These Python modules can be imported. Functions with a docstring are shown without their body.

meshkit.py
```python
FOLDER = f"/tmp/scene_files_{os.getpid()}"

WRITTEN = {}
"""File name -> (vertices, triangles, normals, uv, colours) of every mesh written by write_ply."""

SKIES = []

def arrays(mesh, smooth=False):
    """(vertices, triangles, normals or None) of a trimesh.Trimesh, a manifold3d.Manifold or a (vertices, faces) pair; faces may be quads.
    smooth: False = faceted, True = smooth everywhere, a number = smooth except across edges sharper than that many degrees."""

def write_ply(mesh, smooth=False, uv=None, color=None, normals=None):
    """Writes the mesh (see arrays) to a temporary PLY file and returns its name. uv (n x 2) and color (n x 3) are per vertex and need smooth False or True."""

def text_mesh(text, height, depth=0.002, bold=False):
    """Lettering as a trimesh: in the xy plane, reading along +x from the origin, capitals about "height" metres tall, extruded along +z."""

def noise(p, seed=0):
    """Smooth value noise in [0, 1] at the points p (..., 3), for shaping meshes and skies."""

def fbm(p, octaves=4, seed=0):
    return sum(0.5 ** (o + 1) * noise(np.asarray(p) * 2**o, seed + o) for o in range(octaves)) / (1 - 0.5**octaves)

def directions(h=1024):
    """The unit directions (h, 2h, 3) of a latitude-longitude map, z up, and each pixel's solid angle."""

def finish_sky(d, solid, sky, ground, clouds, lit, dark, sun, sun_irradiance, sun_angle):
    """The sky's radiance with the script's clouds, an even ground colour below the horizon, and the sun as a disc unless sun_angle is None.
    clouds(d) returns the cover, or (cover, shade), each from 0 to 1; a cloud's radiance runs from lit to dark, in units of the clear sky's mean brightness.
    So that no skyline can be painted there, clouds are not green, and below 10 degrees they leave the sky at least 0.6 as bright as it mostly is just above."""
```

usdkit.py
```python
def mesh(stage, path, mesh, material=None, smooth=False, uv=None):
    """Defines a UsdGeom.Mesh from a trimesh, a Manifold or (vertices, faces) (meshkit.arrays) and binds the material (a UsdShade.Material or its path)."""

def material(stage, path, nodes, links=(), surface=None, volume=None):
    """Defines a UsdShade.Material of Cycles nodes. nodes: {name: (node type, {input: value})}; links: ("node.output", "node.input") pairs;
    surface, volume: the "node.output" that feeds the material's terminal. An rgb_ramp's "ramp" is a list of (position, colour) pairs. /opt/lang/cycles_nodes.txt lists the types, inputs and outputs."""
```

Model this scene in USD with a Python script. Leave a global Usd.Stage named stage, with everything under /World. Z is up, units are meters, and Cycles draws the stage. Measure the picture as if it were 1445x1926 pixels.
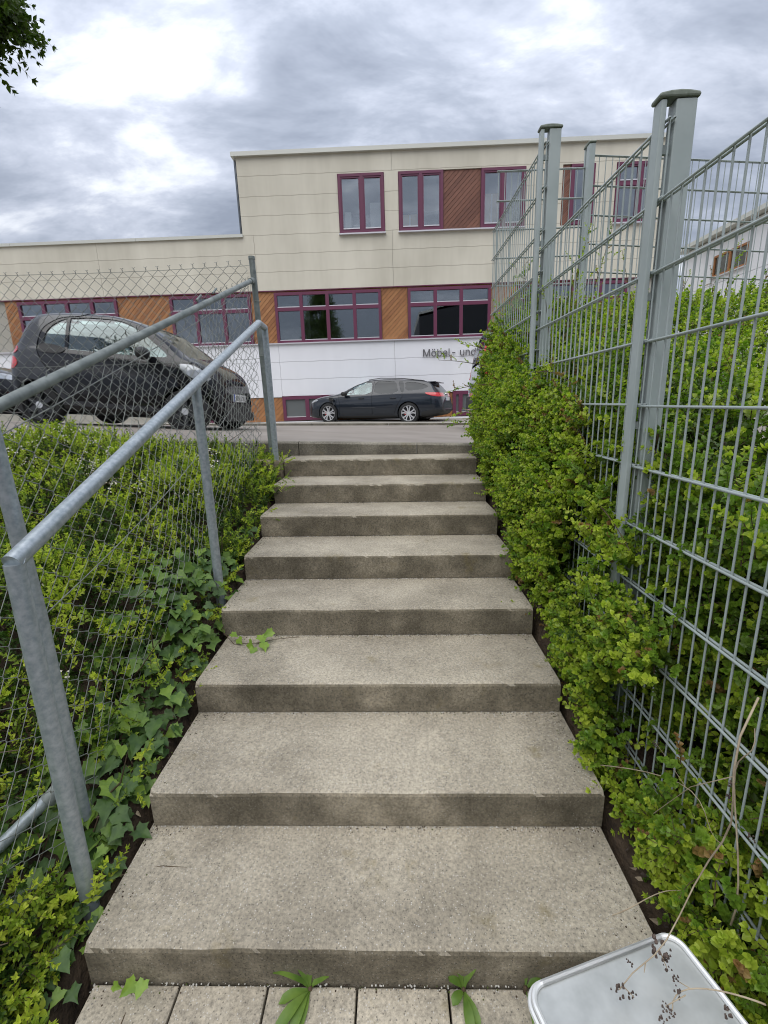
import math, random
import numpy as np, trimesh, usdkit, meshkit
import manifold3d as m3d
from shapely.geometry import Polygon, box as sbox, LineString
from shapely.ops import unary_union
from shapely import affinity
from pxr import Usd, UsdGeom, UsdLux, UsdShade, Gf, Sdf, Vt

stage = Usd.Stage.CreateInMemory()
UsdGeom.SetStageUpAxis(stage, 'Z'); UsdGeom.SetStageMetersPerUnit(stage, 1.0)
world = UsdGeom.Xform.Define(stage, '/World'); stage.SetDefaultPrim(world.GetPrim())
UsdGeom.Scope.Define(stage, '/World/Looks')
PI = math.pi
rng = np.random.default_rng(7)

# ------------------------------------------------------------------ camera
PW, PH, FPX = 1445.0, 1926.0, 850.0
CAM = np.array([0.0975, -0.8656, 1.491]); YAW, PITCH, ROLL = -0.0241, 0.2368, -0.0309
def cam_axes():
    cy, sy, cp, sp, cr, sr = math.cos(YAW), math.sin(YAW), math.cos(PITCH), math.sin(PITCH), math.cos(ROLL), math.sin(ROLL)
    f = np.array([sy*cp, cy*cp, -sp]); r = np.array([cy, -sy, 0]); u = np.cross(r, f)
    return r*cr + u*sr, u*cr - r*sr, f
CR, CU, CF = cam_axes()
cam = UsdGeom.Camera.Define(stage, '/World/camera')
cam.CreateHorizontalApertureAttr(36.0); cam.CreateVerticalApertureAttr(48.0)
cam.CreateFocalLengthAttr(36.0*FPX/PW); cam.CreateFStopAttr(0.0); cam.CreateClippingRangeAttr(Gf.Vec2f(0.05, 2000))
cam.AddTransformOp().Set(Gf.Matrix4d(*CR, 0, *CU, 0, *(-CF), 0, *CAM, 1))
cam.CreateExposureAttr(0.70)
def ray(px, py): return CR*(px-PW/2)/FPX - CU*(py-PH/2)/FPX + CF
def at_y(px, py, Y): d = ray(px, py); return CAM + d*(Y-CAM[1])/d[1]
def at_x(px, py, X): d = ray(px, py); return CAM + d*(X-CAM[0])/d[0]
def at_z(px, py, Z): d = ray(px, py); return CAM + d*(Z-CAM[2])/d[2]

# ------------------------------------------------------------------ sky and sun
SUN_AZ, SUN_EL = math.radians(-160), math.radians(66)      # azimuth = atan2(x, y) of the direction towards the sun
SKY_K, SUN_I = 0.105, 0.40
sky_mat = usdkit.material(stage, '/World/Looks/sky', {
    'tc': ('texture_coordinate', {}),
    'sep': ('separate_xyz', {}),
    'zc': ('math', {'math_type': 'maximum', 'value2': 0.0}),
    'zo': ('math', {'math_type': 'add', 'value2': 0.34}),
    'dx': ('math', {'math_type': 'divide'}), 'dy': ('math', {'math_type': 'divide'}),
    'pl': ('combine_xyz', {'z': 0.37}),
    'rot': ('mapping', {'rotation': (0, 0, -0.6), 'scale': (1.1, 2.0, 1.0), 'location': (7.4, 6.7, 0.0)}),
    'n1': ('noise_texture', {'scale': 1.05, 'detail': 8.0, 'roughness': 0.57, 'distortion': 0.25}),
    'n2': ('noise_texture', {'scale': 3.4, 'detail': 7.0, 'roughness': 0.60, 'distortion': 0.3}),
    'mx': ('mix_float', {'fac': 0.33}),
    'dot': ('vector_math', {'math_type': 'dot_product', 'vector2': tuple(ray(215, 110)/np.linalg.norm(ray(215, 110)))}),
    'glow': ('map_range', {'range_type': 'smoothstep', 'from_min': 0.97, 'from_max': 0.999, 'to_min': -0.03, 'to_max': 0.055, 'clamp': True}),
    'sum': ('math', {'math_type': 'add'}),
    'ramp': ('rgb_ramp', {'ramp': [(0.0, (2.0, 2.25, 2.8)), (0.38, (2.4, 2.7, 3.35)), (0.45, (3.3, 3.65, 4.4)), (0.51, (4.7, 5.05, 5.9)), (0.56, (6.9, 7.2, 7.8)), (0.65, (10.2, 10.3, 10.6)), (1.0, (16, 16, 16))]}),
    'el': ('math', {'math_type': 'multiply_add', 'value2': 1.25, 'value3': 0.42}), 'elm': ('combine_xyz', {}), 'grad': ('mix', {'mix_type': 'multiply', 'fac': 1.0}),
    'sky': ('sky_texture', {'sky_type': 'single_scattering', 'sun_disc': False, 'sun_elevation': SUN_EL, 'sun_rotation': SUN_AZ, 'altitude': 300.0}),
    'mix': ('mix', {'fac': 0.93}),
    'bg': ('background_shader', {'strength': SKY_K}),
}, [('tc.generated', 'sep.vector'), ('sep.z', 'zc.value1'), ('zc.value', 'zo.value1'), ('sep.x', 'dx.value1'), ('zo.value', 'dx.value2'),
    ('sep.y', 'dy.value1'), ('zo.value', 'dy.value2'), ('dx.value', 'pl.x'), ('dy.value', 'pl.y'), ('pl.vector', 'rot.vector'),
    ('rot.vector', 'n1.vector'), ('rot.vector', 'n2.vector'), ('n1.fac', 'mx.a'), ('n2.fac', 'mx.b'),
    ('tc.generated', 'dot.vector1'), ('dot.value', 'glow.value'), ('mx.result', 'sum.value1'), ('glow.result', 'sum.value2'),
    ('sum.value', 'ramp.fac'), ('sky.color', 'mix.color1'), ('zc.value', 'el.value1'), ('el.value', 'elm.x'), ('el.value', 'elm.y'), ('el.value', 'elm.z'), ('ramp.color', 'grad.color1'), ('elm.vector', 'grad.color2'), ('grad.color', 'mix.color2'), ('mix.color', 'bg.color')], surface='bg.background')
dome = UsdLux.DomeLight.Define(stage, '/World/sky')
UsdShade.MaterialBindingAPI.Apply(dome.GetPrim()).Bind(sky_mat)
sun = UsdLux.DistantLight.Define(stage, '/World/sun')
sun.CreateIntensityAttr(SUN_I); sun.CreateAngleAttr(70.0); sun.CreateColorAttr(Gf.Vec3f(1.0, 0.965, 0.91)); sun.CreateNormalizeAttr(True)
sd = np.array([math.sin(SUN_AZ)*math.cos(SUN_EL), math.cos(SUN_AZ)*math.cos(SUN_EL), math.sin(SUN_EL)])
sx = np.cross([0, 0, 1.0], sd); sx /= np.linalg.norm(sx); sy_ = np.cross(sd, sx)
sun.AddTransformOp().Set(Gf.Matrix4d(*sx, 0, *sy_, 0, *sd, 0, 0, 0, 20, 1))

# ------------------------------------------------------------------ helpers
used = {}
def numbered(parent, name):
    k = (parent, name); n = used.get(k, 0); used[k] = n + 1
    return name if n == 0 else f'{name}_{n:03d}'
def keys(p, label=None, cat=None, group=None, kind=None):
    for k, v in (('label', label), ('category', cat), ('group', group), ('kind', kind)):
        if v: p.SetCustomDataByKey(k, v)
    return p
def path_of(parent): return '/World' if parent is None else str(parent.GetPath())
def thing(name, label, cat, group=None, loc=(0, 0, 0), rotz=0.0, kind=None, mat4=None):
    x = UsdGeom.Xform.Define(stage, '/World/' + numbered('/World', name))
    if mat4 is not None: x.AddTransformOp().Set(Gf.Matrix4d(*np.asarray(mat4).T.ravel().tolist()))
    else:
        x.AddTranslateOp().Set(Gf.Vec3d(*map(float, loc)))
        if rotz: x.AddRotateZOp().Set(math.degrees(rotz))
    return keys(x.GetPrim(), label, cat, group, kind)
def obj(name, mesh, mat, parent=None, smooth=False, **kw):
    pp = path_of(parent)
    return keys(usdkit.mesh(stage, pp + '/' + numbered(pp, name), mesh, mat, smooth).GetPrim(), **kw)
cat = trimesh.util.concatenate
def bx(x0, x1, y0, y1, z0, z1):
    m = trimesh.creation.box([abs(x1-x0), abs(y1-y0), abs(z1-z0)]); m.apply_translation([(x0+x1)/2, (y0+y1)/2, (z0+z1)/2]); return m
def rbx(x0, x1, y0, y1, z0, z1, r=0.01, seg=8):
    "rounded box"
    s = m3d.Manifold.sphere(r, seg)
    c = [s.translate((x, y, z)) for x in (x0+r, x1-r) for y in (y0+r, y1-r) for z in (z0+r, z1-r)]
    return tm(m3d.Manifold.batch_hull(c))
def tm(man):
    m = man.to_mesh(); return trimesh.Trimesh(np.array(m.vert_properties[:, :3]), np.array(m.tri_verts), process=False)
def tube(pts, r, n=8, cap=True):
    P = np.asarray(pts, float); r = np.broadcast_to(np.asarray(r, float), (len(P),))
    T = np.gradient(P, axis=0); T /= np.linalg.norm(T, axis=1)[:, None] + 1e-12
    ref = np.array([0, 0, 1.0]) if abs(T[0, 2]) < 0.9 else np.array([1.0, 0, 0])
    V = []; a = np.arange(n)*2*PI/n; u = np.cross(T[0], ref); u /= np.linalg.norm(u)
    for i in range(len(P)):
        u = u - T[i]*(u@T[i]); u /= np.linalg.norm(u); w = np.cross(T[i], u)
        V.append(P[i] + r[i]*(np.cos(a)[:, None]*u + np.sin(a)[:, None]*w))
    V = np.concatenate(V); F = []
    for i in range(len(P)-1):
        for j in range(n):
            k = (j+1) % n; F += [[i*n+j, i*n+k, (i+1)*n+k], [i*n+j, (i+1)*n+k, (i+1)*n+j]]
    if cap:
        for j in range(1, n-1): F.append([0, j+1, j]); F.append([(len(P)-1)*n, (len(P)-1)*n+j, (len(P)-1)*n+j+1])
    return trimesh.Trimesh(V, np.array(F), process=False)
def extr(poly, depth):
    "extrude a shapely polygon (x,z) from y=0 to y=depth (front face at y=0 looking towards -y)"
    ms = []
    for g in getattr(poly, 'geoms', [poly]):
        if g.is_empty or g.area < 1e-7: continue
        m = trimesh.creation.extrude_polygon(g, depth, engine='earcut')
        v = m.vertices.copy(); m.vertices = np.stack([v[:, 0], depth - v[:, 2], v[:, 1]], 1)
        ms.append(m)
    return cat(ms)
def moved(m, x=0, y=0, z=0):
    m = m.copy(); m.apply_translation([x, y, z]); return m
def prism_profile(profile_yz, x0, x1):
    "extrude a (y,z) outline along x"
    m = trimesh.creation.extrude_polygon(Polygon(profile_yz), x1-x0, engine='earcut'); v = m.vertices
    m.vertices = np.stack([x0 + v[:, 2], v[:, 0], v[:, 1]], 1); return m

# ------------------------------------------------------------------ materials
M = {}
def mat(name, nodes, links, surface='p.BSDF'):
    M[name] = usdkit.material(stage, '/World/Looks/' + name, nodes, links, surface); return M[name]
def plain(name, col, rough=0.5, metal=0.0, **kw):
    return mat(name, {'p': ('principled_bsdf', {'base_color': col, 'roughness': rough, 'metallic': metal, **kw})}, [])
def mottled(name, c1, c2, scale, rough=0.6, bump=0.0, bscale=None, metal=0.0, lo=0.35, hi=0.65, detail=6.0, bdist=0.004, **kw):
    n = {'g': ('geometry', {}), 'n': ('noise_texture', {'scale': scale, 'detail': detail, 'roughness': 0.6}),
         'r': ('rgb_ramp', {'ramp': [(lo, c1), (hi, c2)]}), 'p': ('principled_bsdf', {'roughness': rough, 'metallic': metal, **kw})}
    l = [('g.position', 'n.vector'), ('n.fac', 'r.fac'), ('r.color', 'p.base_color')]
    if bump:
        n['n2'] = ('noise_texture', {'scale': bscale or scale*6, 'detail': 4.0}); n['b'] = ('bump', {'strength': bump, 'distance': bdist})
        l += [('g.position', 'n2.vector'), ('n2.fac', 'b.height'), ('b.normal', 'p.normal')]
    return mat(name, n, l)

def concrete(name, base, dark, speck=(0.52, 0.50, 0.46), blot=2.2, stain_shade=0.55):
    "exposed-aggregate concrete: fine light and dark grains, larger blotches, stains and painted-in shade that darken upright faces"
    return mat(name, {
        'g': ('geometry', {}),
        'n1': ('noise_texture', {'scale': blot, 'detail': 9.0, 'roughness': 0.66}),
        'r1': ('rgb_ramp', {'ramp': [(0.30, tuple(c*0.78 for c in dark)), (0.42, dark), (0.60, base), (0.72, tuple(c*1.12 for c in base))]}),
        'n2': ('noise_texture', {'scale': 105.0, 'detail': 4.0, 'roughness': 0.75}),
        'r2': ('rgb_ramp', {'ramp': [(0.30, (0.42, 0.42, 0.42)), (0.5, (0.97, 0.97, 0.97)), (0.70, (1.5, 1.47, 1.42))]}),
        'm2': ('mix', {'mix_type': 'multiply', 'fac': 0.75}),
        'v': ('voronoi_texture', {'scale': 170.0, 'randomness': 1.0}),
        'sc': ('separate_color', {}),
        'dm': ('math', {'math_type': 'less_than', 'value2': 0.30}),
        'pk': ('math', {'math_type': 'greater_than', 'value2': 0.80}),
        'sm': ('math', {'math_type': 'multiply'}),
        'sm2': ('math', {'math_type': 'multiply', 'value2': 0.75}),
        'm3': ('mix', {'color2': speck}),
        'pk2': ('math', {'math_type': 'less_than', 'value2': 0.18}),
        'dmB': ('math', {'math_type': 'less_than', 'value2': 0.34}),
        'sB': ('math', {'math_type': 'multiply'}), 'sB2': ('math', {'math_type': 'multiply', 'value2': 0.6}),
        'm4': ('mix', {'color2': (0.07, 0.065, 0.055)}),
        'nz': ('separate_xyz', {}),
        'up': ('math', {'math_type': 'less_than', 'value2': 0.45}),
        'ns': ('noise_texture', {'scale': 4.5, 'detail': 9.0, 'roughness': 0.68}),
        'rs': ('rgb_ramp', {'ramp': [(0.34, (0.34, 0.33, 0.30)), (0.50, (0.50, 0.485, 0.45)), (0.62, (0.70, 0.68, 0.64)), (0.74, (0.92, 0.90, 0.86))]}),  # blotchy stains, deepened to put riser shade into the colour of upright faces
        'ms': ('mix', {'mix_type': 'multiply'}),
        'us': ('math', {'math_type': 'multiply', 'value2': stain_shade}),
        'nl': ('noise_texture', {'scale': 7.0, 'detail': 6.0, 'roughness': 0.7}),
        'rl': ('rgb_ramp', {'ramp': [(0.60, (0, 0, 0)), (0.74, (0.55, 0.55, 0.55))]}),
        'ml': ('mix', {'color2': (0.17, 0.135, 0.055)}),
        'b': ('bump', {'strength': 0.35, 'distance': 0.0025}),
        'p': ('principled_bsdf', {'roughness': 0.88, 'specular_ior_level': 0.25}),
    }, [('g.position', 'n1.vector'), ('g.position', 'n2.vector'), ('g.position', 'v.vector'), ('g.position', 'ns.vector'), ('g.position', 'nl.vector'),
        ('n1.fac', 'r1.fac'), ('n2.fac', 'r2.fac'), ('r1.color', 'm2.color1'), ('r2.color', 'm2.color2'),
        ('v.color', 'sc.color'), ('sc.r', 'pk.value1'), ('v.distance', 'dm.value1'), ('pk.value', 'sm.value1'), ('dm.value', 'sm.value2'), ('sm.value', 'sm2.value1'),
        ('m2.color', 'm3.color1'), ('sm2.value', 'm3.fac'),
        ('sc.g', 'pk2.value1'), ('v.distance', 'dmB.value1'), ('pk2.value', 'sB.value1'), ('dmB.value', 'sB.value2'), ('sB.value', 'sB2.value1'),
        ('m3.color', 'm4.color1'), ('sB2.value', 'm4.fac'),
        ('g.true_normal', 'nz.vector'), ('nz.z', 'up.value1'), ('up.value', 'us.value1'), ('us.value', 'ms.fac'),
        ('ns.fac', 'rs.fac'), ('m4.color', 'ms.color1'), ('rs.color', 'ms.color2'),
        ('nl.fac', 'rl.fac'), ('rl.color', 'ml.fac'), ('ms.color', 'ml.color1'), ('ml.color', 'p.base_color'),
        ('n2.fac', 'b.height'), ('b.normal', 'p.normal')])
concrete('step_concrete', (0.385, 0.345, 0.272), (0.27, 0.24, 0.187), stain_shade=0.97)
concrete('slab_concrete', (0.44, 0.395, 0.315), (0.32, 0.285, 0.225), blot=3.0)
concrete('kerb_concrete', (0.27, 0.25, 0.205), (0.18, 0.165, 0.135))
mottled('soil', (0.030, 0.020, 0.012), (0.085, 0.058, 0.036), 18.0, 0.95, 0.9, 60, bdist=0.02)
mottled('rubble', (0.16, 0.125, 0.085), (0.27, 0.225, 0.165), 22.0, 0.9, 0.8, 70, bdist=0.01)
mottled('asphalt', (0.21, 0.185, 0.16), (0.26, 0.232, 0.205), 1.2, 0.9, 0.35, 160, bdist=0.004)
mottled('forecourt', (0.24, 0.225, 0.195), (0.33, 0.31, 0.27), 1.4, 0.9, 0.2, 90)
mottled('galvanised', (0.29, 0.335, 0.36), (0.44, 0.48, 0.505), 55.0, 0.42, 0.05, 120, metal=0.55, lo=0.36, hi=0.66)
mottled('old_galvanised', (0.13, 0.15, 0.145), (0.24, 0.265, 0.25), 18.0, 0.6, 0.1, 90, metal=0.35)
mottled('wire', (0.17, 0.18, 0.165), (0.30, 0.315, 0.29), 40.0, 0.5, metal=0.3)
mottled('coated_steel', (0.30, 0.345, 0.335), (0.36, 0.405, 0.395), 5.0, 0.38, 0.0)
mottled('post_cap_green', (0.12, 0.145, 0.11), (0.20, 0.225, 0.185), 30.0, 0.6, 0.1, 90)
mottled('sheet_metal', (0.42, 0.43, 0.41), (0.60, 0.61, 0.585), 9.0, 0.36, 0.08, 30, metal=0.6)
mottled('rim_metal', (0.66, 0.67, 0.66), (0.76, 0.76, 0.75), 8.0, 0.38, metal=0.35)
def wall_mat(name, c1, c2):
    return mat(name, {'g': ('geometry', {}), 'mp': ('mapping', {'scale': (1.6, 1.6, 0.25)}),
        'n': ('noise_texture', {'scale': 1.0, 'detail': 7.0, 'roughness': 0.62}), 'n3': ('noise_texture', {'scale': 0.55, 'detail': 3.0}),
        'a': ('mix_float', {'fac': 0.5}), 'r': ('rgb_ramp', {'ramp': [(0.34, c1), (0.62, c2)]}),
        'n2': ('noise_texture', {'scale': 60.0, 'detail': 3.0}), 'b': ('bump', {'strength': 0.12, 'distance': 0.004}),
        'p': ('principled_bsdf', {'roughness': 0.85, 'specular_ior_level': 0.3})},
        [('g.position', 'mp.vector'), ('mp.vector', 'n.vector'), ('g.position', 'n3.vector'), ('n.fac', 'a.a'), ('n3.fac', 'a.b'), ('a.result', 'r.fac'), ('r.color', 'p.base_color'),
         ('g.position', 'n2.vector'), ('n2.fac', 'b.height'), ('b.normal', 'p.normal')])
wall_mat('cream_concrete', (0.54, 0.505, 0.41), (0.675, 0.635, 0.525))
wall_mat('white_concrete', (0.74, 0.74, 0.76), (0.80, 0.80, 0.82))
plain('joint_dark', (0.36, 0.34, 0.29), 0.9)
plain('purple_frame', (0.135, 0.034, 0.068), 0.35)
plain('sill_metal', (0.62, 0.60, 0.62), 0.35, 0.4)
plain('coping_metal', (0.56, 0.56, 0.50), 0.45, 0.2)
plain('pipe_dark', (0.10, 0.11, 0.12), 0.4, 0.5)
plain('room_wall', (0.10, 0.105, 0.11), 0.9)
plain('room_floor', (0.12, 0.11, 0.10), 0.8)
plain('pale_box', (0.78, 0.75, 0.71), 0.8)
plain('cardboard', (0.58, 0.40, 0.19), 0.85)
plain('sign_grey', (0.115, 0.11, 0.115), 0.45)
for i, (a, b) in enumerate((((0.30, 0.128, 0.045), (0.37, 0.165, 0.06)), ((0.24, 0.098, 0.035), (0.31, 0.132, 0.048)), ((0.35, 0.155, 0.055), (0.40, 0.19, 0.075)))):
    mottled(f'larch_board_{"abc"[i]}', a, b, 9.0, 0.6)
for i, (a, b) in enumerate((((0.155, 0.062, 0.038), (0.20, 0.082, 0.05)), ((0.125, 0.048, 0.03), (0.165, 0.066, 0.04)), ((0.18, 0.075, 0.046), (0.215, 0.092, 0.058)))):
    mottled(f'brown_board_{"abc"[i]}', a, b, 9.0, 0.6)
def pane_mat(name, refl, tint=(0.55, 0.58, 0.58), ior=1.6):
    return mat(name, {'f': ('fresnel', {'IOR': ior}), 'a': ('math', {'math_type': 'add', 'value2': refl, 'use_clamp': True}),
        't': ('transparent_bsdf', {'color': tint}), 'g': ('glossy_bsdf', {'color': (0.92, 0.95, 0.97), 'roughness': 0.012}), 'm': ('mix_closure', {})},
        [('f.fac', 'a.value1'), ('a.value', 'm.fac'), ('t.BSDF', 'm.closure1'), ('g.BSDF', 'm.closure2')], 'm.closure')
pane_mat('window_glass', 0.15, (0.95, 0.97, 0.97))
plain('frosted_glass', (0.12, 0.13, 0.13), 0.22, specular_ior_level=0.8)
pane_mat('car_glass', 0.06, (0.62, 0.72, 0.70), 1.4)
pane_mat('car_glass_dark', 0.015, (0.10, 0.115, 0.125), 1.4)
plain('car_paint_black', (0.006, 0.006, 0.007), 0.3, specular_ior_level=0.0, coat_weight=1.0, coat_roughness=0.02)
plain('car_paint_cell', (0.030, 0.032, 0.036), 0.35, 0.2, specular_ior_level=0.2, coat_weight=0.7, coat_roughness=0.08)
plain('car_paint_slate', (0.009, 0.012, 0.017), 0.3, 0.0, specular_ior_level=0.15, coat_weight=1.0, coat_roughness=0.03)
plain('car_paint_grey', (0.17, 0.19, 0.21), 0.3, 0.4, coat_weight=0.8)
plain('black_plastic', (0.013, 0.013, 0.013), 0.55)
plain('seat_cloth', (0.02, 0.02, 0.021), 0.9)
plain('tan_trim', (0.34, 0.27, 0.17), 0.8)
plain('tyre_rubber', (0.012, 0.012, 0.012), 0.75)
plain('rim_silver', (0.75, 0.75, 0.76), 0.25, 0.7)
plain('rim_grey', (0.05, 0.052, 0.055), 0.4, 0.4)
plain('rim_dark', (0.02, 0.02, 0.022), 0.4, 0.5)
plain('chrome', (0.8, 0.8, 0.82), 0.12, 1.0)
plain('red_lens', (0.50, 0.010, 0.012), 0.12, coat_weight=1.0)
plain('clear_lens', (0.32, 0.34, 0.36), 0.1, 0.3, coat_weight=1.0)
plain('plate_white', (0.70, 0.70, 0.68), 0.4)
plain('plate_blue', (0.02, 0.07, 0.42), 0.4)
plain('brake_red', (0.4, 0.01, 0.01), 0.4)
def leaf_mat(name, c1, c2, trans, rough=0.45, scale=14.0):
    return mat(name, {'g': ('geometry', {}), 'n': ('noise_texture', {'scale': scale, 'detail': 3.0}), 'r': ('rgb_ramp', {'ramp': [(0.32, c1), (0.68, c2)]}),
        'p': ('principled_bsdf', {'roughness': rough, 'specular_ior_level': 0.4}), 't': ('translucent_bsdf', {}),
        'tc': ('mix', {'mix_type': 'multiply', 'fac': 1.0, 'color2': (1.1, 1.35, 0.5)}), 'm': ('mix_closure', {'fac': trans})},
        [('g.position', 'n.vector'), ('n.fac', 'r.fac'), ('r.color', 'p.base_color'), ('r.color', 'tc.color1'), ('tc.color', 't.color'), ('p.BSDF', 'm.closure1'), ('t.BSDF', 'm.closure2')], 'm.closure')
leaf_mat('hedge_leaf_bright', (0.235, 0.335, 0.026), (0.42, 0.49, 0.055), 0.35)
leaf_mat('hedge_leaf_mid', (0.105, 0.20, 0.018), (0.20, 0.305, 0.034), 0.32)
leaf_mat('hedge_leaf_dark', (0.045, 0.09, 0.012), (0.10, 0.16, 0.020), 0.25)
leaf_mat('hedge_leaf_rust', (0.24, 0.13, 0.05), (0.30, 0.20, 0.07), 0.3)
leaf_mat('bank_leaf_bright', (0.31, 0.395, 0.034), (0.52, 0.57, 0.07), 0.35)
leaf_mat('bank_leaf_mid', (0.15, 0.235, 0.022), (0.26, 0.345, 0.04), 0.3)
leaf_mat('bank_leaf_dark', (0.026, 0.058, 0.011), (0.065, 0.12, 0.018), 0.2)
leaf_mat('ivy_leaf_mid', (0.072, 0.145, 0.020), (0.145, 0.235, 0.042), 0.18, 0.5, 30)
leaf_mat('ivy_leaf_dark', (0.030, 0.075, 0.014), (0.072, 0.135, 0.026), 0.14, 0.5, 30)
leaf_mat('ivy_leaf_young', (0.16, 0.27, 0.035), (0.24, 0.36, 0.05), 0.3, 0.42, 30)
leaf_mat('tree_leaf', (0.030, 0.058, 0.008), (0.075, 0.115, 0.018), 0.25)
leaf_mat('weed_leaf', (0.085, 0.16, 0.026), (0.15, 0.235, 0.042), 0.25, 0.45, 25)
plain('hall_clad', (0.020, 0.021, 0.024), 0.6)
mottled('moss', (0.05, 0.07, 0.015), (0.11, 0.13, 0.03), 60.0, 0.95)
plain('blossom', (0.62, 0.58, 0.48), 0.8)
mottled('twig', (0.055, 0.036, 0.020), (0.11, 0.075, 0.042), 30.0, 0.9)
mottled('dry_stem', (0.27, 0.21, 0.14), (0.42, 0.35, 0.25), 30.0, 0.9)
mottled('seed_brown', (0.05, 0.035, 0.028), (0.11, 0.08, 0.065), 60.0, 0.9)
mottled('bark', (0.06, 0.045, 0.032), (0.13, 0.10, 0.075), 22.0, 0.95, 0.7, 40, bdist=0.02)
mottled('stone_grey', (0.20, 0.18, 0.155), (0.36, 0.33, 0.29), 14.0, 0.9, 0.4, 60)
mottled('grit', (0.34, 0.32, 0.28), (0.62, 0.60, 0.55), 90.0, 0.9)

# ------------------------------------------------------------------ terrain
SLOPE = 0.352
STEP_Y = [0.0, 0.351, 0.748, 1.142, 1.531, 1.912, 2.288, 2.662]
STEP_Z = [0.120, 0.254, 0.387, 0.525, 0.664, 0.801, 0.936, 1.068]
XL = [-0.745, -0.736, -0.736, -0.759, -0.756, -0.760, -0.758, -0.762]
XR = [0.750, 0.754, 0.749, 0.750, 0.747, 0.746, 0.747, 0.745]
TX = -0.0148
KERB_Y = 2.965
def road_z(x, y):
    "height of the road surface: it falls away from the kerb and to the right"
    y = np.asarray(y, float); x = np.clip(np.asarray(x, float), -14, 12)
    base = np.interp(y, [2.9, 4.9, 8.0, 11.0, 14.6, 17.0, 40, 200], [1.160, 1.062, 0.985, 0.925, 0.835, 0.815, 0.80, 0.80])
    lat = np.interp(y, [2.9, 4.0, 4.9, 8.0, 11, 15.0, 17.0, 40], [-0.039, -0.062, -0.070, -0.050, -0.026, -0.022, -0.003, 0.0])
    return base + lat*x
def bank_z(x, y):
    y = np.asarray(y, float); x = np.asarray(x, float)
    z = np.clip(SLOPE*y + 0.02, -0.02, 1.06)
    z = z - 0.30*np.clip((0.795-np.abs(x))/0.045, 0, 1)
    z = z + 0.10*np.clip((-x-0.85)/1.5, 0, 1)*np.clip(y+0.6, 0, 1) - 0.03*np.clip((x-0.85), 0, 4)
    return z
def grid_mesh(xs, ys, fn, rough=0.0, seed=1):
    X, Y = np.meshgrid(xs, ys); Z = fn(X, Y)
    if rough: Z = Z + rough*(meshkit.fbm(np.stack([X*4, Y*4, 0*X], -1), 4, seed)-0.5)
    nx, ny = len(xs), len(ys); idx = np.arange(nx*ny).reshape(ny, nx)
    q = np.stack([idx[:-1, :-1], idx[:-1, 1:], idx[1:, 1:], idx[1:, :-1]], -1).reshape(-1, 4)
    return np.stack([X, Y, Z], -1).reshape(-1, 3), q
def spread(a, b, n, far=None):
    return np.concatenate([np.linspace(a, b, n)] + ([far] if far is not None else []))
fx = np.concatenate([[-200, -80, -40, -25], np.linspace(-15, 15, 76), [25, 40, 80, 200]])
fy = np.concatenate([[3.07], np.linspace(3.2, 11.0, 30)])
obj('road', grid_mesh(fx, fy, lambda x, y: road_z(x, y)), M['asphalt'], smooth=True, kind='structure', label='asphalt road between the steps and the cream building')
fy2 = np.concatenate([np.linspace(11.12, 17.0, 24), [20, 30, 60, 120, 300]])
obj('forecourt', grid_mesh(fx, fy2, lambda x, y: road_z(x, y) + 0.03), M['forecourt'], smooth=True, kind='structure', label='pale paved parking strip in front of the cream building')
fk = thing('far_kerb', 'low concrete kerb between road and parking strip', 'kerb', kind='structure')
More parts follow.
